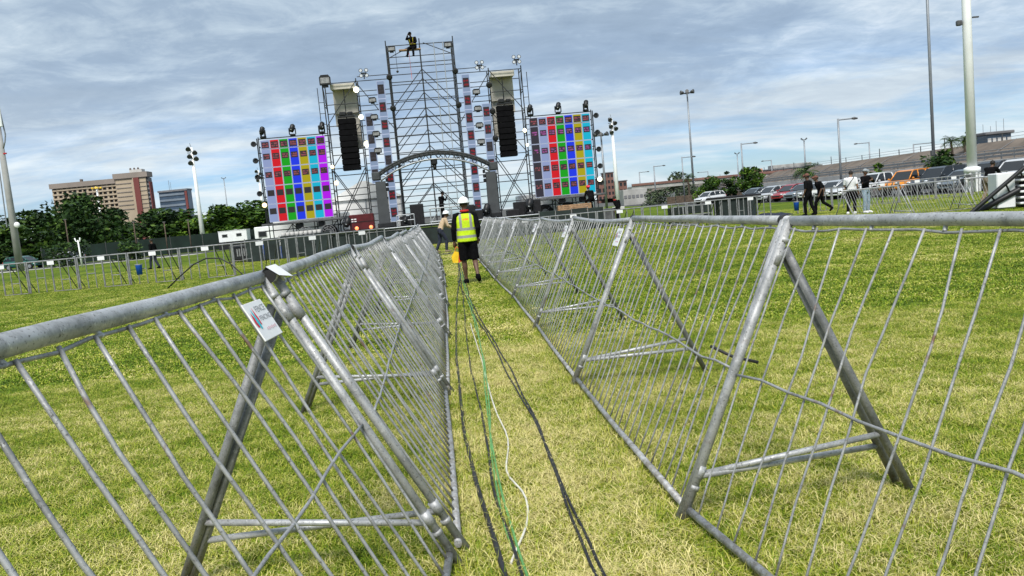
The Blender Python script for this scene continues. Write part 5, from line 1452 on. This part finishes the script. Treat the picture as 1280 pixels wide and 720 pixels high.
# ------------------------------------------------------------------ trees, bushes, palms
def leaf_mat(name, a, b_, c_):
    m, nt, b = mat_new(name)
    n, l, M_, mix, ramp, noise = node_tools(nt)
    at = n('ShaderNodeAttribute', attribute_name='tint')
    l(ramp(at.outputs['Fac'], [(0.15, a), (0.55, b_), (0.95, c_)]), b.inputs['Base Color'])
    b.inputs['Roughness'].default_value = 0.6; b.inputs['Specular IOR Level'].default_value = 0.2
    MATS[name] = m
leaf_mat('leaf_dark', (0.010, 0.026, 0.008), (0.026, 0.062, 0.012), (0.075, 0.130, 0.018))
leaf_mat('leaf_mid', (0.014, 0.036, 0.006), (0.050, 0.110, 0.010), (0.135, 0.215, 0.016))
leaf_mat('leaf_grey', (0.03, 0.045, 0.025), (0.06, 0.085, 0.045), (0.11, 0.14, 0.07))
def crown_mesh(name, clumps, per, size, mat, seed, flat=.75):
    """leaf-sized faces in clumps: clumps = (x, y, z, radius)"""
    rg = np.random.default_rng(seed); P, T = [], []
    for (x, y, z, r) in clumps:
        k = max(8, int(per * (r / clumps[0][3]) ** 2))
        d = rg.normal(size=(k, 3)); d /= np.linalg.norm(d, axis=1)[:, None]
        rr = r * rg.uniform(.45, 1.06, k) ** .6
        p = d * rr[:, None]; p[:, 2] *= flat
        P.append(p + np.array([x, y, z])); T.append(np.clip(rg.normal(.42, .2, k) + rg.normal(0, .14), 0, 1))
    P = np.concatenate(P); T = np.concatenate(T); k = len(P)
    u = rg.normal(size=(k, 3)); u[:, 2] *= .5; u /= np.linalg.norm(u, axis=1)[:, None]
    w = rg.normal(size=(k, 3)); w -= (w * u).sum(1)[:, None] * u; w /= np.linalg.norm(w, axis=1)[:, None]
    s = size * rg.uniform(.6, 1.3, k)[:, None]
    V = np.stack([P - u * s, P + w * s * .5, P + u * s, P - w * s * .5], 1).astype(np.float32)
    me = bpy.data.meshes.new(name)
    me.vertices.add(k * 4); me.vertices.foreach_set('co', V.reshape(-1))
    me.loops.add(k * 4); me.loops.foreach_set('vertex_index', np.arange(k * 4, dtype=np.int32))
    me.polygons.add(k); me.polygons.foreach_set('loop_start', (np.arange(k) * 4).astype(np.int32))
    me.update(calc_edges=True)
    a = me.attributes.new('tint', 'FLOAT', 'POINT'); a.data.foreach_set('value', np.repeat(T, 4).astype(np.float32))
    me.materials.append(MATS[mat])
    return me
def clumps_for(seed, w, h, base, n_):
    rg = random.Random(seed); out = [(0, 0, base + (h - base) * .5, w * .26)]
    for k in range(n_):
        a = rg.uniform(0, 2 * math.pi); q = math.sqrt(rg.random()); zz = rg.random()
        env = math.sqrt(max(.05, 1 - (2 * zz - .85) ** 2 * .75))
        out.append((math.cos(a) * q * w * .44 * env, math.sin(a) * q * w * .44 * env, base + (h - base) * (.06 + .86 * zz), w * rg.uniform(.09, .19)))
    return out
def limb_mesh(seed, h, base, w, r):
    rg = random.Random(seed); m = MB()
    m.tube([(0, 0, 0), (.08, .05, base * .6), (0, 0, base + (h - base) * .45), (.1, 0, h * .8)], [r, r * .75, r * .5, r * .15], 9)
    for k in range(7):
        a = rg.uniform(0, 6.28); z = base * .8 + (h - base) * rg.uniform(.05, .45); q = w * rg.uniform(.22, .40)
        m.tube([(0, 0, z), (math.cos(a) * q * .5, math.sin(a) * q * .5, z + (h - z) * .25), (math.cos(a) * q, math.sin(a) * q, z + (h - z) * .5)], [r * .4, r * .25, r * .08], 6)
    return m.mesh('trunk', 'bark')
_tv = {}
def tree(label, loc, w, h, base, mat, seed, group, n_=46, per=210, size=.30, name='tree', cat='tree'):
    k = (w, h, base, mat, seed)
    if k not in _tv: _tv[k] = (crown_mesh('crown', clumps_for(seed, w, h, base, n_), per, size, mat, seed), limb_mesh(seed, h, base, w, .028 * h))
    t = thing(name, label, cat, loc, random.Random(seed + int(loc[0])).uniform(0, 6), group)
    link('crown', _tv[k][0], t); link('trunk', _tv[k][1], t)
    return t
gl = 'trees along the left edge of the field'
front = [(-70, 105, 1.0), (-64.5, 103, 1.0), (-59.5, 102, .98), (-56.0, 104, .95), (-43.0, 101, .80), (-39.2, 103, .73), (-35.0, 100, .76), (-32.3, 104, .82), (-28.5, 102, .72), (-26.6, 101, .66)]
for i, (x, y, s) in enumerate(front):
    o = tree('dark green tree in the front row of the left treeline, %s from the left' % (['first'] + ORD[1:])[i], (x, y, 0), 7.6, 6.4, .25, 'leaf_dark' if i in (0, 1, 2, 4) else 'leaf_mid', 40 + i % 4, gl)
    o.scale = (1.35, 1.1, s * 1.06)
o = tree('big broad dark tree standing above the left treeline before the hotel', (-51.5, 98, 0), 9.8, 7.9, .6, 'leaf_dark', 51, gl, 46, 240, .34)
back = [(-76, 118, 1.05), (-66, 119, .95), (-58, 121, .95), (-50, 119, .85), (-44.5, 118, .74), (-39, 121, .72), (-33.5, 119, .82), (-29, 120, .78)]
for i, (x, y, s) in enumerate(back):
    o = tree('tree in the back row of the left treeline, %s from the left' % (['first'] + ORD[1:])[i], (x, y, 0), 8.2, 6.8, .3, 'leaf_mid' if i % 2 else 'leaf_dark', 60 + i % 3, gl, 30, 170, .36)
    o.scale = (1.3, 1.0, s * 1.05)
tree('rounded low bush behind the concrete antenna pole', (-42.8, 78, 0), 5.2, 2.5, .2, 'leaf_dark', 71, 'bushes on the left', 20, 130, .2, 'bush', 'bush')
tree('small low bush at the left end of the shade-cloth fence', (-36.6, 78, 0), 3.6, 1.9, .1, 'leaf_dark', 72, 'bushes on the left', 16, 120, .18, 'bush', 'bush')
# green shade-cloth fence under the trees
t = thing('shade_cloth_fence', 'dark green shade-cloth fence along the foot of the left trees', 'fence', (-41, 89.5, 0))
for k in range(7):
    MB().box((-9 + k * 3.6, 0, 1.0), (3.5, .04, 1.9)).build('cloth_panel', 'shade_cloth', t)
    rod(t, 'post', (-10.8 + k * 3.6, .05, 0), (-10.8 + k * 3.6, .05, 2.1), .05, 'galv_dark', 6)
t = thing('hedge_fence', 'dark screen fence continuing behind the white cabin left of the stage', 'fence', (-19.5, 92, 0))
for k in range(4):
    MB().box((-9 + k * 4.6, 0, .9), (4.5, .04, 1.7)).build('cloth_panel', 'shade_cloth', t)
    rod(t, 'post', (-11.3 + k * 4.6, .05, 0), (-11.3 + k * 4.6, .05, 1.9), .05, 'galv_dark', 6)
gr = 'bushes and palms beside the right road'
tree('low wide dark bush behind the white hatchback', (25.7, 100, 0), 4.0, 2.95, .1, 'leaf_mid', 81, gr, 26, 170, .2, 'bush', 'bush')
tree('large round green bush at the foot of a street lamp', (30.7, 100, 0), 4.4, 3.75, .2, 'leaf_mid', 82, gr, 28, 180, .22, 'bush', 'bush')
tree('darker small bush on the left flank of the large round one', (28.4, 101, 0), 2.4, 3.9, .2, 'leaf_dark', 83, gr, 18, 120, .2, 'bush', 'bush')
tree('small bush behind the white pickup', (35.2, 75, 0), 2.2, 2.6, .1, 'leaf_mid', 84, gr, 18, 110, .16, 'bush', 'bush')
tree('wide dark bush behind the off-roaders left of the white mast', (37.0, 68, 0), 4.2, 2.9, .1, 'leaf_dark', 85, gr, 26, 160, .2, 'bush', 'bush')
tree('low dull bush by the grey wall right of the stage', (25.0, 130, 0), 6.0, 2.2, .1, 'leaf_grey', 86, gr, 20, 120, .24, 'bush', 'bush')
tree('low dull bush under the viaduct', (32.0, 140, 0), 6.0, 2.4, .1, 'leaf_grey', 87, gr, 20, 120, .24, 'bush', 'bush')
def palm(label, loc, h, fr, seed, n_=22):
    rg = random.Random(seed)
    t = thing('palm_tree', label, 'palm', loc, 0, gr)
    MB().tube([(0, 0, 0), (.1, 0, h * .5), (0, 0, h)], [.20, .14, .13], 9).build('trunk', 'bark', t)
    vs, fs, tint = [], [], []
    for k in range(n_):
        a = 2 * math.pi * k / n_ + rg.uniform(-.2, .2); e = rg.uniform(-.35, 1.15); L_ = fr * rg.uniform(.8, 1.1)
        pts = []
        for i in range(9):
            q = i / 8; el = e - 1.5 * q * q
            pts.append((pts[-1] if pts else Vector((0, 0, h))) + (Vector((math.cos(a) * math.cos(el), math.sin(a) * math.cos(el), math.sin(el))) * L_ / 8 if pts else Vector()))
        sd_ = Vector((-math.sin(a), math.cos(a), 0))
        for i in range(1, 9):
            wd = L_ * .26 * math.sin(math.pi * (i / 8.6)) + .05
            for s in (-1, 1):
                b0 = pts[i - 1]; b1 = pts[i]; k0 = len(vs)
                tip = b1 + sd_ * s * wd + Vector((0, 0, -wd * .45)) + (b1 - b0)
                vs += [b0, b0.lerp(b1, .55), tip]; fs.append((k0, k0 + 1, k0 + 2)); tint.append(rg.random())
    me = bpy.data.meshes.new('fronds'); me.from_pydata([tuple(v) for v in vs], [], fs)
    at = me.attributes.new('tint', 'FLOAT', 'POINT'); at.data.foreach_set('value', np.repeat(np.array(tint, np.float32), 3))
    me.materials.append(MATS['leaf_dark']); link('fronds', me, t)
palm('shaggy palm left of the two dark walkers', (33.9, 90, 0), 2.6, 2.0, 1, 30)
palm('small palm beside the tallest slim floodlight pole', (25.3, 110, 0), 3.4, 1.4, 2)
palm('palm on the bank left of the white mast', (53.1, 95, 1.9), 2.6, 1.5, 3)
palm('palm on the bank partly behind the white mast', (54.9, 95.5, 1.9), 2.5, 1.5, 4)

# ------------------------------------------------------------------ bank, road wall and far buildings on the right
def strip_x(name, prof, y0, y1, mats, label, n_=40, dx=0.0):
    """profile (x, z) swept along y"""
    m = MB()
    for i in range(n_):
        ya, yb = y0 + (y1 - y0) * i / n_, y0 + (y1 - y0) * (i + 1) / n_
        for j in range(len(prof) - 1):
            (xa, za), (xb, zb) = prof[j], prof[j + 1]
            m.quad((xa, ya, za), (xb, ya, zb), (xb, yb, zb), (xa, yb, za))
    return tag(m.build(name, mats), label, kind='structure')
strip_x('embankment', [(52.0, 1.85), (54.0, 2.6), (57.0, 4.0), (63.0, 4.05), (90, 3.6), (95, 0)], 40, 420, 'dry_bank', 'dry brown grass bank beyond the car park')
strip_x('raised_road', [(47.35, 1.86), (52.0, 1.86)], 40, 420, 'asphalt', 'raised road behind the concrete wall')
t = thing('retaining_wall', 'long pale concrete wall behind the parked cars', 'wall', (47.2, 0, 0))
for k in range(48):
    MB().box((0, 44 + k * 6, .93), (.3, 5.96, 1.86), 0, None, .02).build('wall_panel', 'concrete_pale', t)
t = thing('guard_rail', 'grey guard rail running along the top of the pale concrete wall', 'guard rail', (47.2, 0, 1.86))
for k in range(40): rod(t, 'post', (0, 44 + k * 4, 0), (0, 44 + k * 4, .75), .07, 'galv_fence', 6)
for z in (.32, .64):
    MB().box((-.08, 124, z), (.06, 160, .22), 0, None, .02).build('rail', 'galv_fence', t)
t = thing('guard_rail', 'fine grey railing at the foot of the brown bank, behind the raised road', 'guard rail', (51.6, 0, 1.86))
for k in range(36): rod(t, 'post', (0, 46 + k * 5, 0), (0, 46 + k * 5, 1.1), .05, 'galv_fence', 6)
for z in (.35, .7, 1.05): rod(t, 'rail', (0, 46, z), (0, 221, z), .035, 'galv_fence', 6)
t = thing('bank_fence', 'thin post and wire fence along the top of the brown bank', 'fence', (57.3, 0, 4.02))
for k in range(34): rod(t, 'post', (0, 50 + k * 6, 0), (0, 50 + k * 6, .75 if k % 3 else 1.3), .06, 'galv_dark', 6)
for z in (.3, .65): rod(t, 'wire', (0, 50, z), (0, 248, z), .02, 'galv_dark', 5)
t = thing('bank_ribs', 'thin grey ribs running up the face of the brown bank', 'ribs', (54, 0, 0))
for k in range(26): rod(t, 'rib', (-1.9, 52 + k * 7, 1.95), (3.0, 54 + k * 7, 4.0), .05, 'grey_far', 6)
strip_x('verge', [(44.5, .012), (46.9, .012)], 44, 200, 'dry_bank', 'strip of dry ground along the foot of the wall', 4)
def house(name, label, loc, w, d, h, wall, rz=0, win=(4, 2), roof=None, win_mat='window_dark', cat='building', wsz=(.6, .5)):
    t = thing(name, label, cat, loc, rz)
    MB().box((0, 0, h / 2), (w, d, h), 0, None, .05).build('wall', wall, t)
    nx, nz = win; me = MB().box((0, 0, 0), (w / nx * wsz[0], .12, h / nz * wsz[1])).mesh('window', win_mat)
    for i in range(nx):
        for j in range(nz): link('window', me, t, (-w / 2 + (i + .5) * w / nx, -d / 2 - .03, (j + .55) * h / nz))
    if roof: MB().box((0, 0, h + .25), (w + .8, d + .8, .5), 0, None, .1).build('roof', roof, t)
    return t
house('grey_building', 'grey concrete building block right of the stage masts', (25.2, 158, 0), 4.6, 8, 3.05, 'concrete', 0, (6, 1), None, 'grey_far', 'building', (.7, .18))
h_ = house('apartment_tower', 'brown brick tower block right of the right LED screen, taller of two', (52.3, 400, 0), 5, 8, 14.3, 'brick_far', 0, (3, 5), 'grey_far')
h_ = house('apartment_tower', 'lower brown brick block behind the right white mast', (58.8, 405, 0), 6, 8, 9.8, 'brick_far', 0, (3, 3), 'grey_far')
house('apartment_tower', 'narrow brown brick block at the left foot of the taller tower', (48.3, 398, 0), 4.0, 8, 11.8, 'brick_far', 0, (2, 3), 'grey_far')
house('salmon_building', 'small salmon coloured building above the large round bush', (94, 300, 0), 4.5, 5, 7.6, 'salmon_wall', 0, (3, 2), None)
house('long_building', 'long pale low building on the skyline behind the bank', (108, 300, 0), 18, 10, 6.5, 'concrete_pale', 0, (9, 1), 'grey_far', 'grey_far', 'building', (.5, .25))
house('ridge_house', 'dark blue-grey house on the ridge at the right edge', (85.4, 140, 2.0), 4.2, 4, 4.4, 'glass_blue', 0, (5, 2), 'grey_far', 'concrete_pale', 'house', (.7, .35))
t = thing('roof_antenna', 'thin antennas standing on the ridge house', 'antenna', (85.4, 140, 6.85))
for x, h in ((-1.5, 1.5), (-.2, 1.1), (.8, 1.9), (2.1, 2.2)): rod(t, 'antenna', (x, 0, 0), (x, 0, h), .04, 'pole_grey', 5)
tree('dark narrow tree beside the ridge house', (80.6, 139, 2.0), 2.2, 5.6, .8, 'leaf_dark', 91, None, 16, 110, .25)
t = thing('viaduct', 'low concrete viaduct crossing the skyline right of the stage', 'bridge', (0, 0, 0))
MB().box((60, 172, 3.35), (66, 6, .8), 0, None, .05).build('deck', 'concrete', t)
MB().box((60, 168.9, 4.0), (66, .2, .5), 0, None, .03).build('parapet', 'brick_far', t)
for k in range(9): MB().box((30 + k * 7.5, 172, 1.5), (1.0, 4, 3.0), 0, None, .05).build('pier', 'grey_far', t)
t = thing('boundary_wall', 'low brown paling wall behind the white hatchback', 'wall', (34, 106, 0))
for k in range(20): MB().box((-12 + k * 1.2, 0, .55), (1.12, .12, 1.1 + .06 * (k % 2)), 0, None, .02).build('paling', 'bark', t)
for k, (x, y, w, h) in enumerate([(70, 330, 14, 5.5), (100, 420, 26, 7.0), (150, 420, 20, 11.0), (128, 380, 12, 8.5)]):
    house('distant_building', ['low grey skyline building left of the salmon one', 'wide grey building far behind the viaduct', 'distant pale block behind the bank above the palms', 'small distant block on the skyline behind the bank'][k], (x, y, 0), w, 8, h, 'grey_far' if k % 2 else 'concrete', 0, (6, 2), None, 'window_dark', 'building', (.5, .3))
tree('distant tree on the skyline by the viaduct', (41, 190, 0), 7, 6.5, 1, 'leaf_grey', 95, None, 22, 120, .4)

# ------------------------------------------------------------------ hotel and glass block on the left
t = thing('hotel_building', 'cream hotel slab with rows of dark windows and a brown end tower', 'building', (-278.5, 560, 0), R(3)); t.scale = (.875, 1, .985)
# long slab: floor bands, piers and recessed windows
W0, W1, NF, FH, Z0 = -35.5, 14.5, 15, 3.0, 1.0
MB().box(((W0 + W1) / 2, 8, 22.5), (W1 - W0, 12, 45)).build('wall', 'hotel_brown', t)
for k in range(NF): MB().box(((W0 + W1) / 2, 1.0, Z0 + k * FH + .55), (W1 - W0, 2.2, 1.15)).build('floor_band', 'hotel_cream', t)
NB = 13; bw = (W1 - W0) / NB
for k in range(NB + 1):
    x = W0 + k * bw; MB().box((max(W0 + .4, min(W1 - .4, x)), 1.3, 23), (1.5 if k % 2 else .8, 2.0, 44)).build('pier', 'hotel_cream', t)
wm = MB().box((0, 0, 0), (bw - 1.2, .2, 1.7)).mesh('window', 'window_dark')
for i in range(NB):
    for j in range(5, NF): link('window', wm, t, (W0 + (i + .5) * bw, 1.9, Z0 + j * FH + 2.0))
MB().box(((W0 + W1) / 2 - .5, 6, 46.6), (W1 - W0 + 1.6, 14, 3.4)).build('cornice', 'hotel_grey', t)
MB().box((-14, 4, 49.2), (1.6, 2, 2.0)).build('roof_vent', 'hotel_brown', t)
# end tower
MB().box((26.5, 2, 24), (23.5, 8, 48)).build('tower_wall', 'hotel_cream', t)
for k in range(8, 16): MB().box((20.8, -2.15, 2.2 + k * FH), (11.8, .5, .55)).build('tower_band', 'hotel_grey', t)
for k in range(8, 16): MB().box((35.5, -2.15, 2.2 + k * FH), (5.0, .5, .35)).build('tower_band', 'hotel_grey', t)
MB().box((28.6, -2.4, 23.9), (.9, .8, 47.6)).build('pilaster', 'hotel_cream', t)
MB().box((31.0, -2.3, 23.8), (4.2, 1.2, 47.6)).build('red_shaft', 'hotel_red', t)
MB().box((26.8, 2, 49.4), (26.5, 10, 3.6)).build('tower_cornice', 'hotel_grey', t)
MB().box((30, 4, 52.2), (9.5, 6, 2.6)).build('penthouse', 'concrete_pale', t)
for k in range(3): MB().ball((25.8 + k * 3.0, 2, 54.0), (.8, .8, .9), 0, 10, 6).build('water_tank', 'hotel_brown', t)
MB().box((39.0, 2, 23.5), (1.8, 6, 47)).build('side_wing', 'grey_far', t)
sm = MB().box((0, 0, 0), (1.4, .3, 1.5)).mesh('window', 'window_dark')
for j in range(6, 16): link('window', sm, t, (39.0, -1.1, 2 + j * 3.0))
MB().box((40.2, 1.5, 22), (.8, 5, 44)).build('red_edge', 'hotel_red', t)
t = thing('glass_office', 'blue-grey glass office block with pale floor bands right of the hotel', 'building', (-203.2, 500, 0), R(-3)); t.scale = (.86, 1, 1.08)
MB().box((0, 3, 14.6), (21, 6, 29.2)).build('wall', 'glass_blue', t)
for k in range(9):
    MB().box((-1.0, -.15, 3 + k * 3.05), (18.6, .6, 1.15)).build('floor_band', 'glass_band', t)
MB().box((0, 2.8, 29.6), (21.6, 7.4, 1.0)).build('roof_edge', 'grey_far', t)
MB().box((9.6, -.3, 14.4), (1.6, .8, 28.8)).build('end_pier', 'hotel_red', t)
rod(t, 'mast', (-5.5, 6, 30), (-5.5, 6, 36), .15, 'pole_grey', 5); rod(t, 'mast', (-4.3, 6, 30), (-4.3, 6, 35), .12, 'pole_grey', 5)
t = thing('site_cabin', 'white site cabin with two small windows before the left trees', 'cabin', (-29.7, 88.0, .75), R(3)) ; t.scale = (.62, .62, .55)
MB().box((0, 0, 1.15), (4.9, 2.4, 2.1), 0, None, .06).build('wall', 'white_paint', t)
MB().box((0, 0, 2.24), (5.0, 2.5, .10), 0, None, .03).build('roof', 'white_paint', t)
for x in (-1.35, 1.1):
    f_ = MB().box((x, -1.21, 1.35), (.95, .06, .62)).build('window', 'galv_fence', t)
    MB().box((x, -1.245, 1.35), (.80, .03, .48)).build('pane', 'window_dark', f_)
MB().box((.4, -.5, 2.36), (.5, .4, .2), 0, None, .03).build('roof_vent', 'galv_fence', t)
MB().box((0, 0, -.65), (5.2, 2.4, 1.4)).build('base_skirt', 'black_metal', t)
t = thing('site_cabin', 'second white site cabin half hidden behind the left screen scaffold', 'cabin', (-20.2, 72, 0), R(3))
MB().box((0, 0, 1.15), (4.0, 2.2, 1.7), 0, None, .06).build('wall', 'white_paint', t)
MB().box((0, 0, .15), (3.8, 2.0, .3)).build('base', 'black_metal', t)
for x in (-1.3, .2):
    f_ = MB().box((x, -1.11, 1.35), (.75, .05, .55)).build('window', 'galv_fence', t)
    MB().box((x, -1.14, 1.35), (.62, .03, .42)).build('pane', 'window_dark', f_)

# ------------------------------------------------------------------ cables on the path
def cable(name, pts, r, mat, label, group=None, seed=1, amp=.012, lift=.023):
    rg = random.Random(seed); P = []
    for a, b in zip(pts[:-1], pts[1:]):
        n_ = max(2, int((Vector(b) - Vector(a)).length / .22))
        for i in range(n_):
            q = i / n_; P.append((a[0] + (b[0] - a[0]) * q + rg.uniform(-amp, amp), a[1] + (b[1] - a[1]) * q, lift + r + rg.uniform(-.5, .9) * .004))
    P.append((*pts[-1], lift + r))
    # smooth
    Q = [Vector(p) for p in P]
    for _ in range(2): Q = [Q[0]] + [(Q[i - 1] + Q[i] * 2 + Q[i + 1]) / 4 for i in range(1, len(Q) - 1)] + [Q[-1]]
    return tag(MB().tube(Q, r, 8).build(name, mat), label, 'cable', group)
cable('cable', [(0.05, 1.6), (-0.15, 3.26), (-0.18, 3.52), (-0.24, 3.91), (-0.3, 4.4), (-0.37, 5.01), (-0.44, 5.59), (-0.52, 6.58), (-0.66, 8.44), (-0.86, 11.67), (-1.04, 15.09), (-1.25, 20), (-1.75, 27)], 0.013, 'cable_black', 'thick black power cable lying closest to the left barriers', 'cables running up the path', 1)
cable('cable', [(0.1, 1.6), (-0.08, 3.25), (-0.11, 3.51), (-0.16, 3.89), (-0.19, 4.37), (-0.24, 5.14), (-0.27, 6.22), (-0.34, 7.86), (-0.49, 9.96), (-0.71, 12.99), (-1.1, 18), (-1.6, 25)], 0.0065, 'cable_green', 'left one of the two thin green cables along the path', 'cables running up the path', 2)
cable('cable', [(0.14, 1.6), (-0.06, 3.24), (-0.09, 3.5), (-0.13, 3.89), (-0.18, 4.36), (-0.23, 5.14), (-0.29, 6.22), (-0.36, 7.86), (-0.47, 9.95), (-0.68, 12.97), (-1.07, 18), (-1.55, 25)], 0.0065, 'cable_green', 'right one of the two thin green cables along the path', 'cables running up the path', 3)
cable('cable', [(-0.11, 3.33), (-0.08, 3.5), (-0.04, 3.72), (-0.01, 3.97), (-0.04, 4.2), (-0.13, 4.44), (-0.15, 4.66), (-0.11, 5.01), (-0.13, 5.38), (-0.21, 5.83), (-0.3, 7.1), (-0.42, 8.6), (-0.62, 11)], 0.006, 'cable_white', 'loose off-white cable curling beside the green cables', 'cables running up the path', 4)
cable('cable', [(0.38, 1.6), (0.23, 3.18), (0.22, 3.35), (0.19, 3.57), (0.18, 3.92), (0.16, 4.27), (0.13, 4.78), (0.11, 5.12), (0.08, 5.84), (0.01, 6.37), (-0.07, 7.35), (-0.2, 8.67), (-0.5, 11.43), (-0.77, 14.2), (-0.99, 17.48), (-1.35, 22), (-1.9, 29)], 0.0075, 'cable_black', 'thin black cable on the right of the path, left one of the pair', 'cables running up the path', 5)
cable('cable', [(0.42, 1.6), (0.26, 3.18), (0.24, 3.43), (0.21, 3.71), (0.18, 4.12), (0.15, 4.55), (0.12, 5.03), (0.06, 5.74), (-0.05, 6.68), (-0.14, 7.56), (-0.26, 8.96), (-0.54, 11.29), (-0.76, 13.59), (-1.2, 18), (-1.75, 28)], 0.0075, 'cable_black', 'thin black cable on the right of the path, right one of the pair', 'cables running up the path', 6)
cable('cable', [(0.12, 1.6), (-0.07, 3.24), (-0.11, 3.51), (-0.17, 3.9), (-0.21, 4.35), (-0.25, 5.06), (-0.32, 5.99), (-0.43, 7.16), (-0.56, 8.86), (-0.72, 11.57), (-1.0, 16), (-1.6, 25)], 0.008, 'cable_black', 'black cable lying half hidden under the green cables', 'cables running up the path', 7)
t = thing('loose_strap', 'loose black strap end sticking out behind the second right barrier', 'strap', (1.35, 6.15, 0))
MB().tube([(.25, .42, .26), (.42, .40, .16), (.62, .35, .10)], .014, 6).build('strap', 'black_rubber', t)
t = thing('cable_loop', 'black cable arched over the grass in front of the left perimeter fence', 'cable', (-10.0, 25.6, 0))
MB().tube([(-1.1, .2, .0), (-.6, .15, .38), (-.1, .1, .72), (.35, .05, .88), (.8, .0, .84), (1.15, -.05, .62), (1.5, -.1, .25), (1.6, -.1, .0)], .022, 8).build('cable', 'cable_black', t)
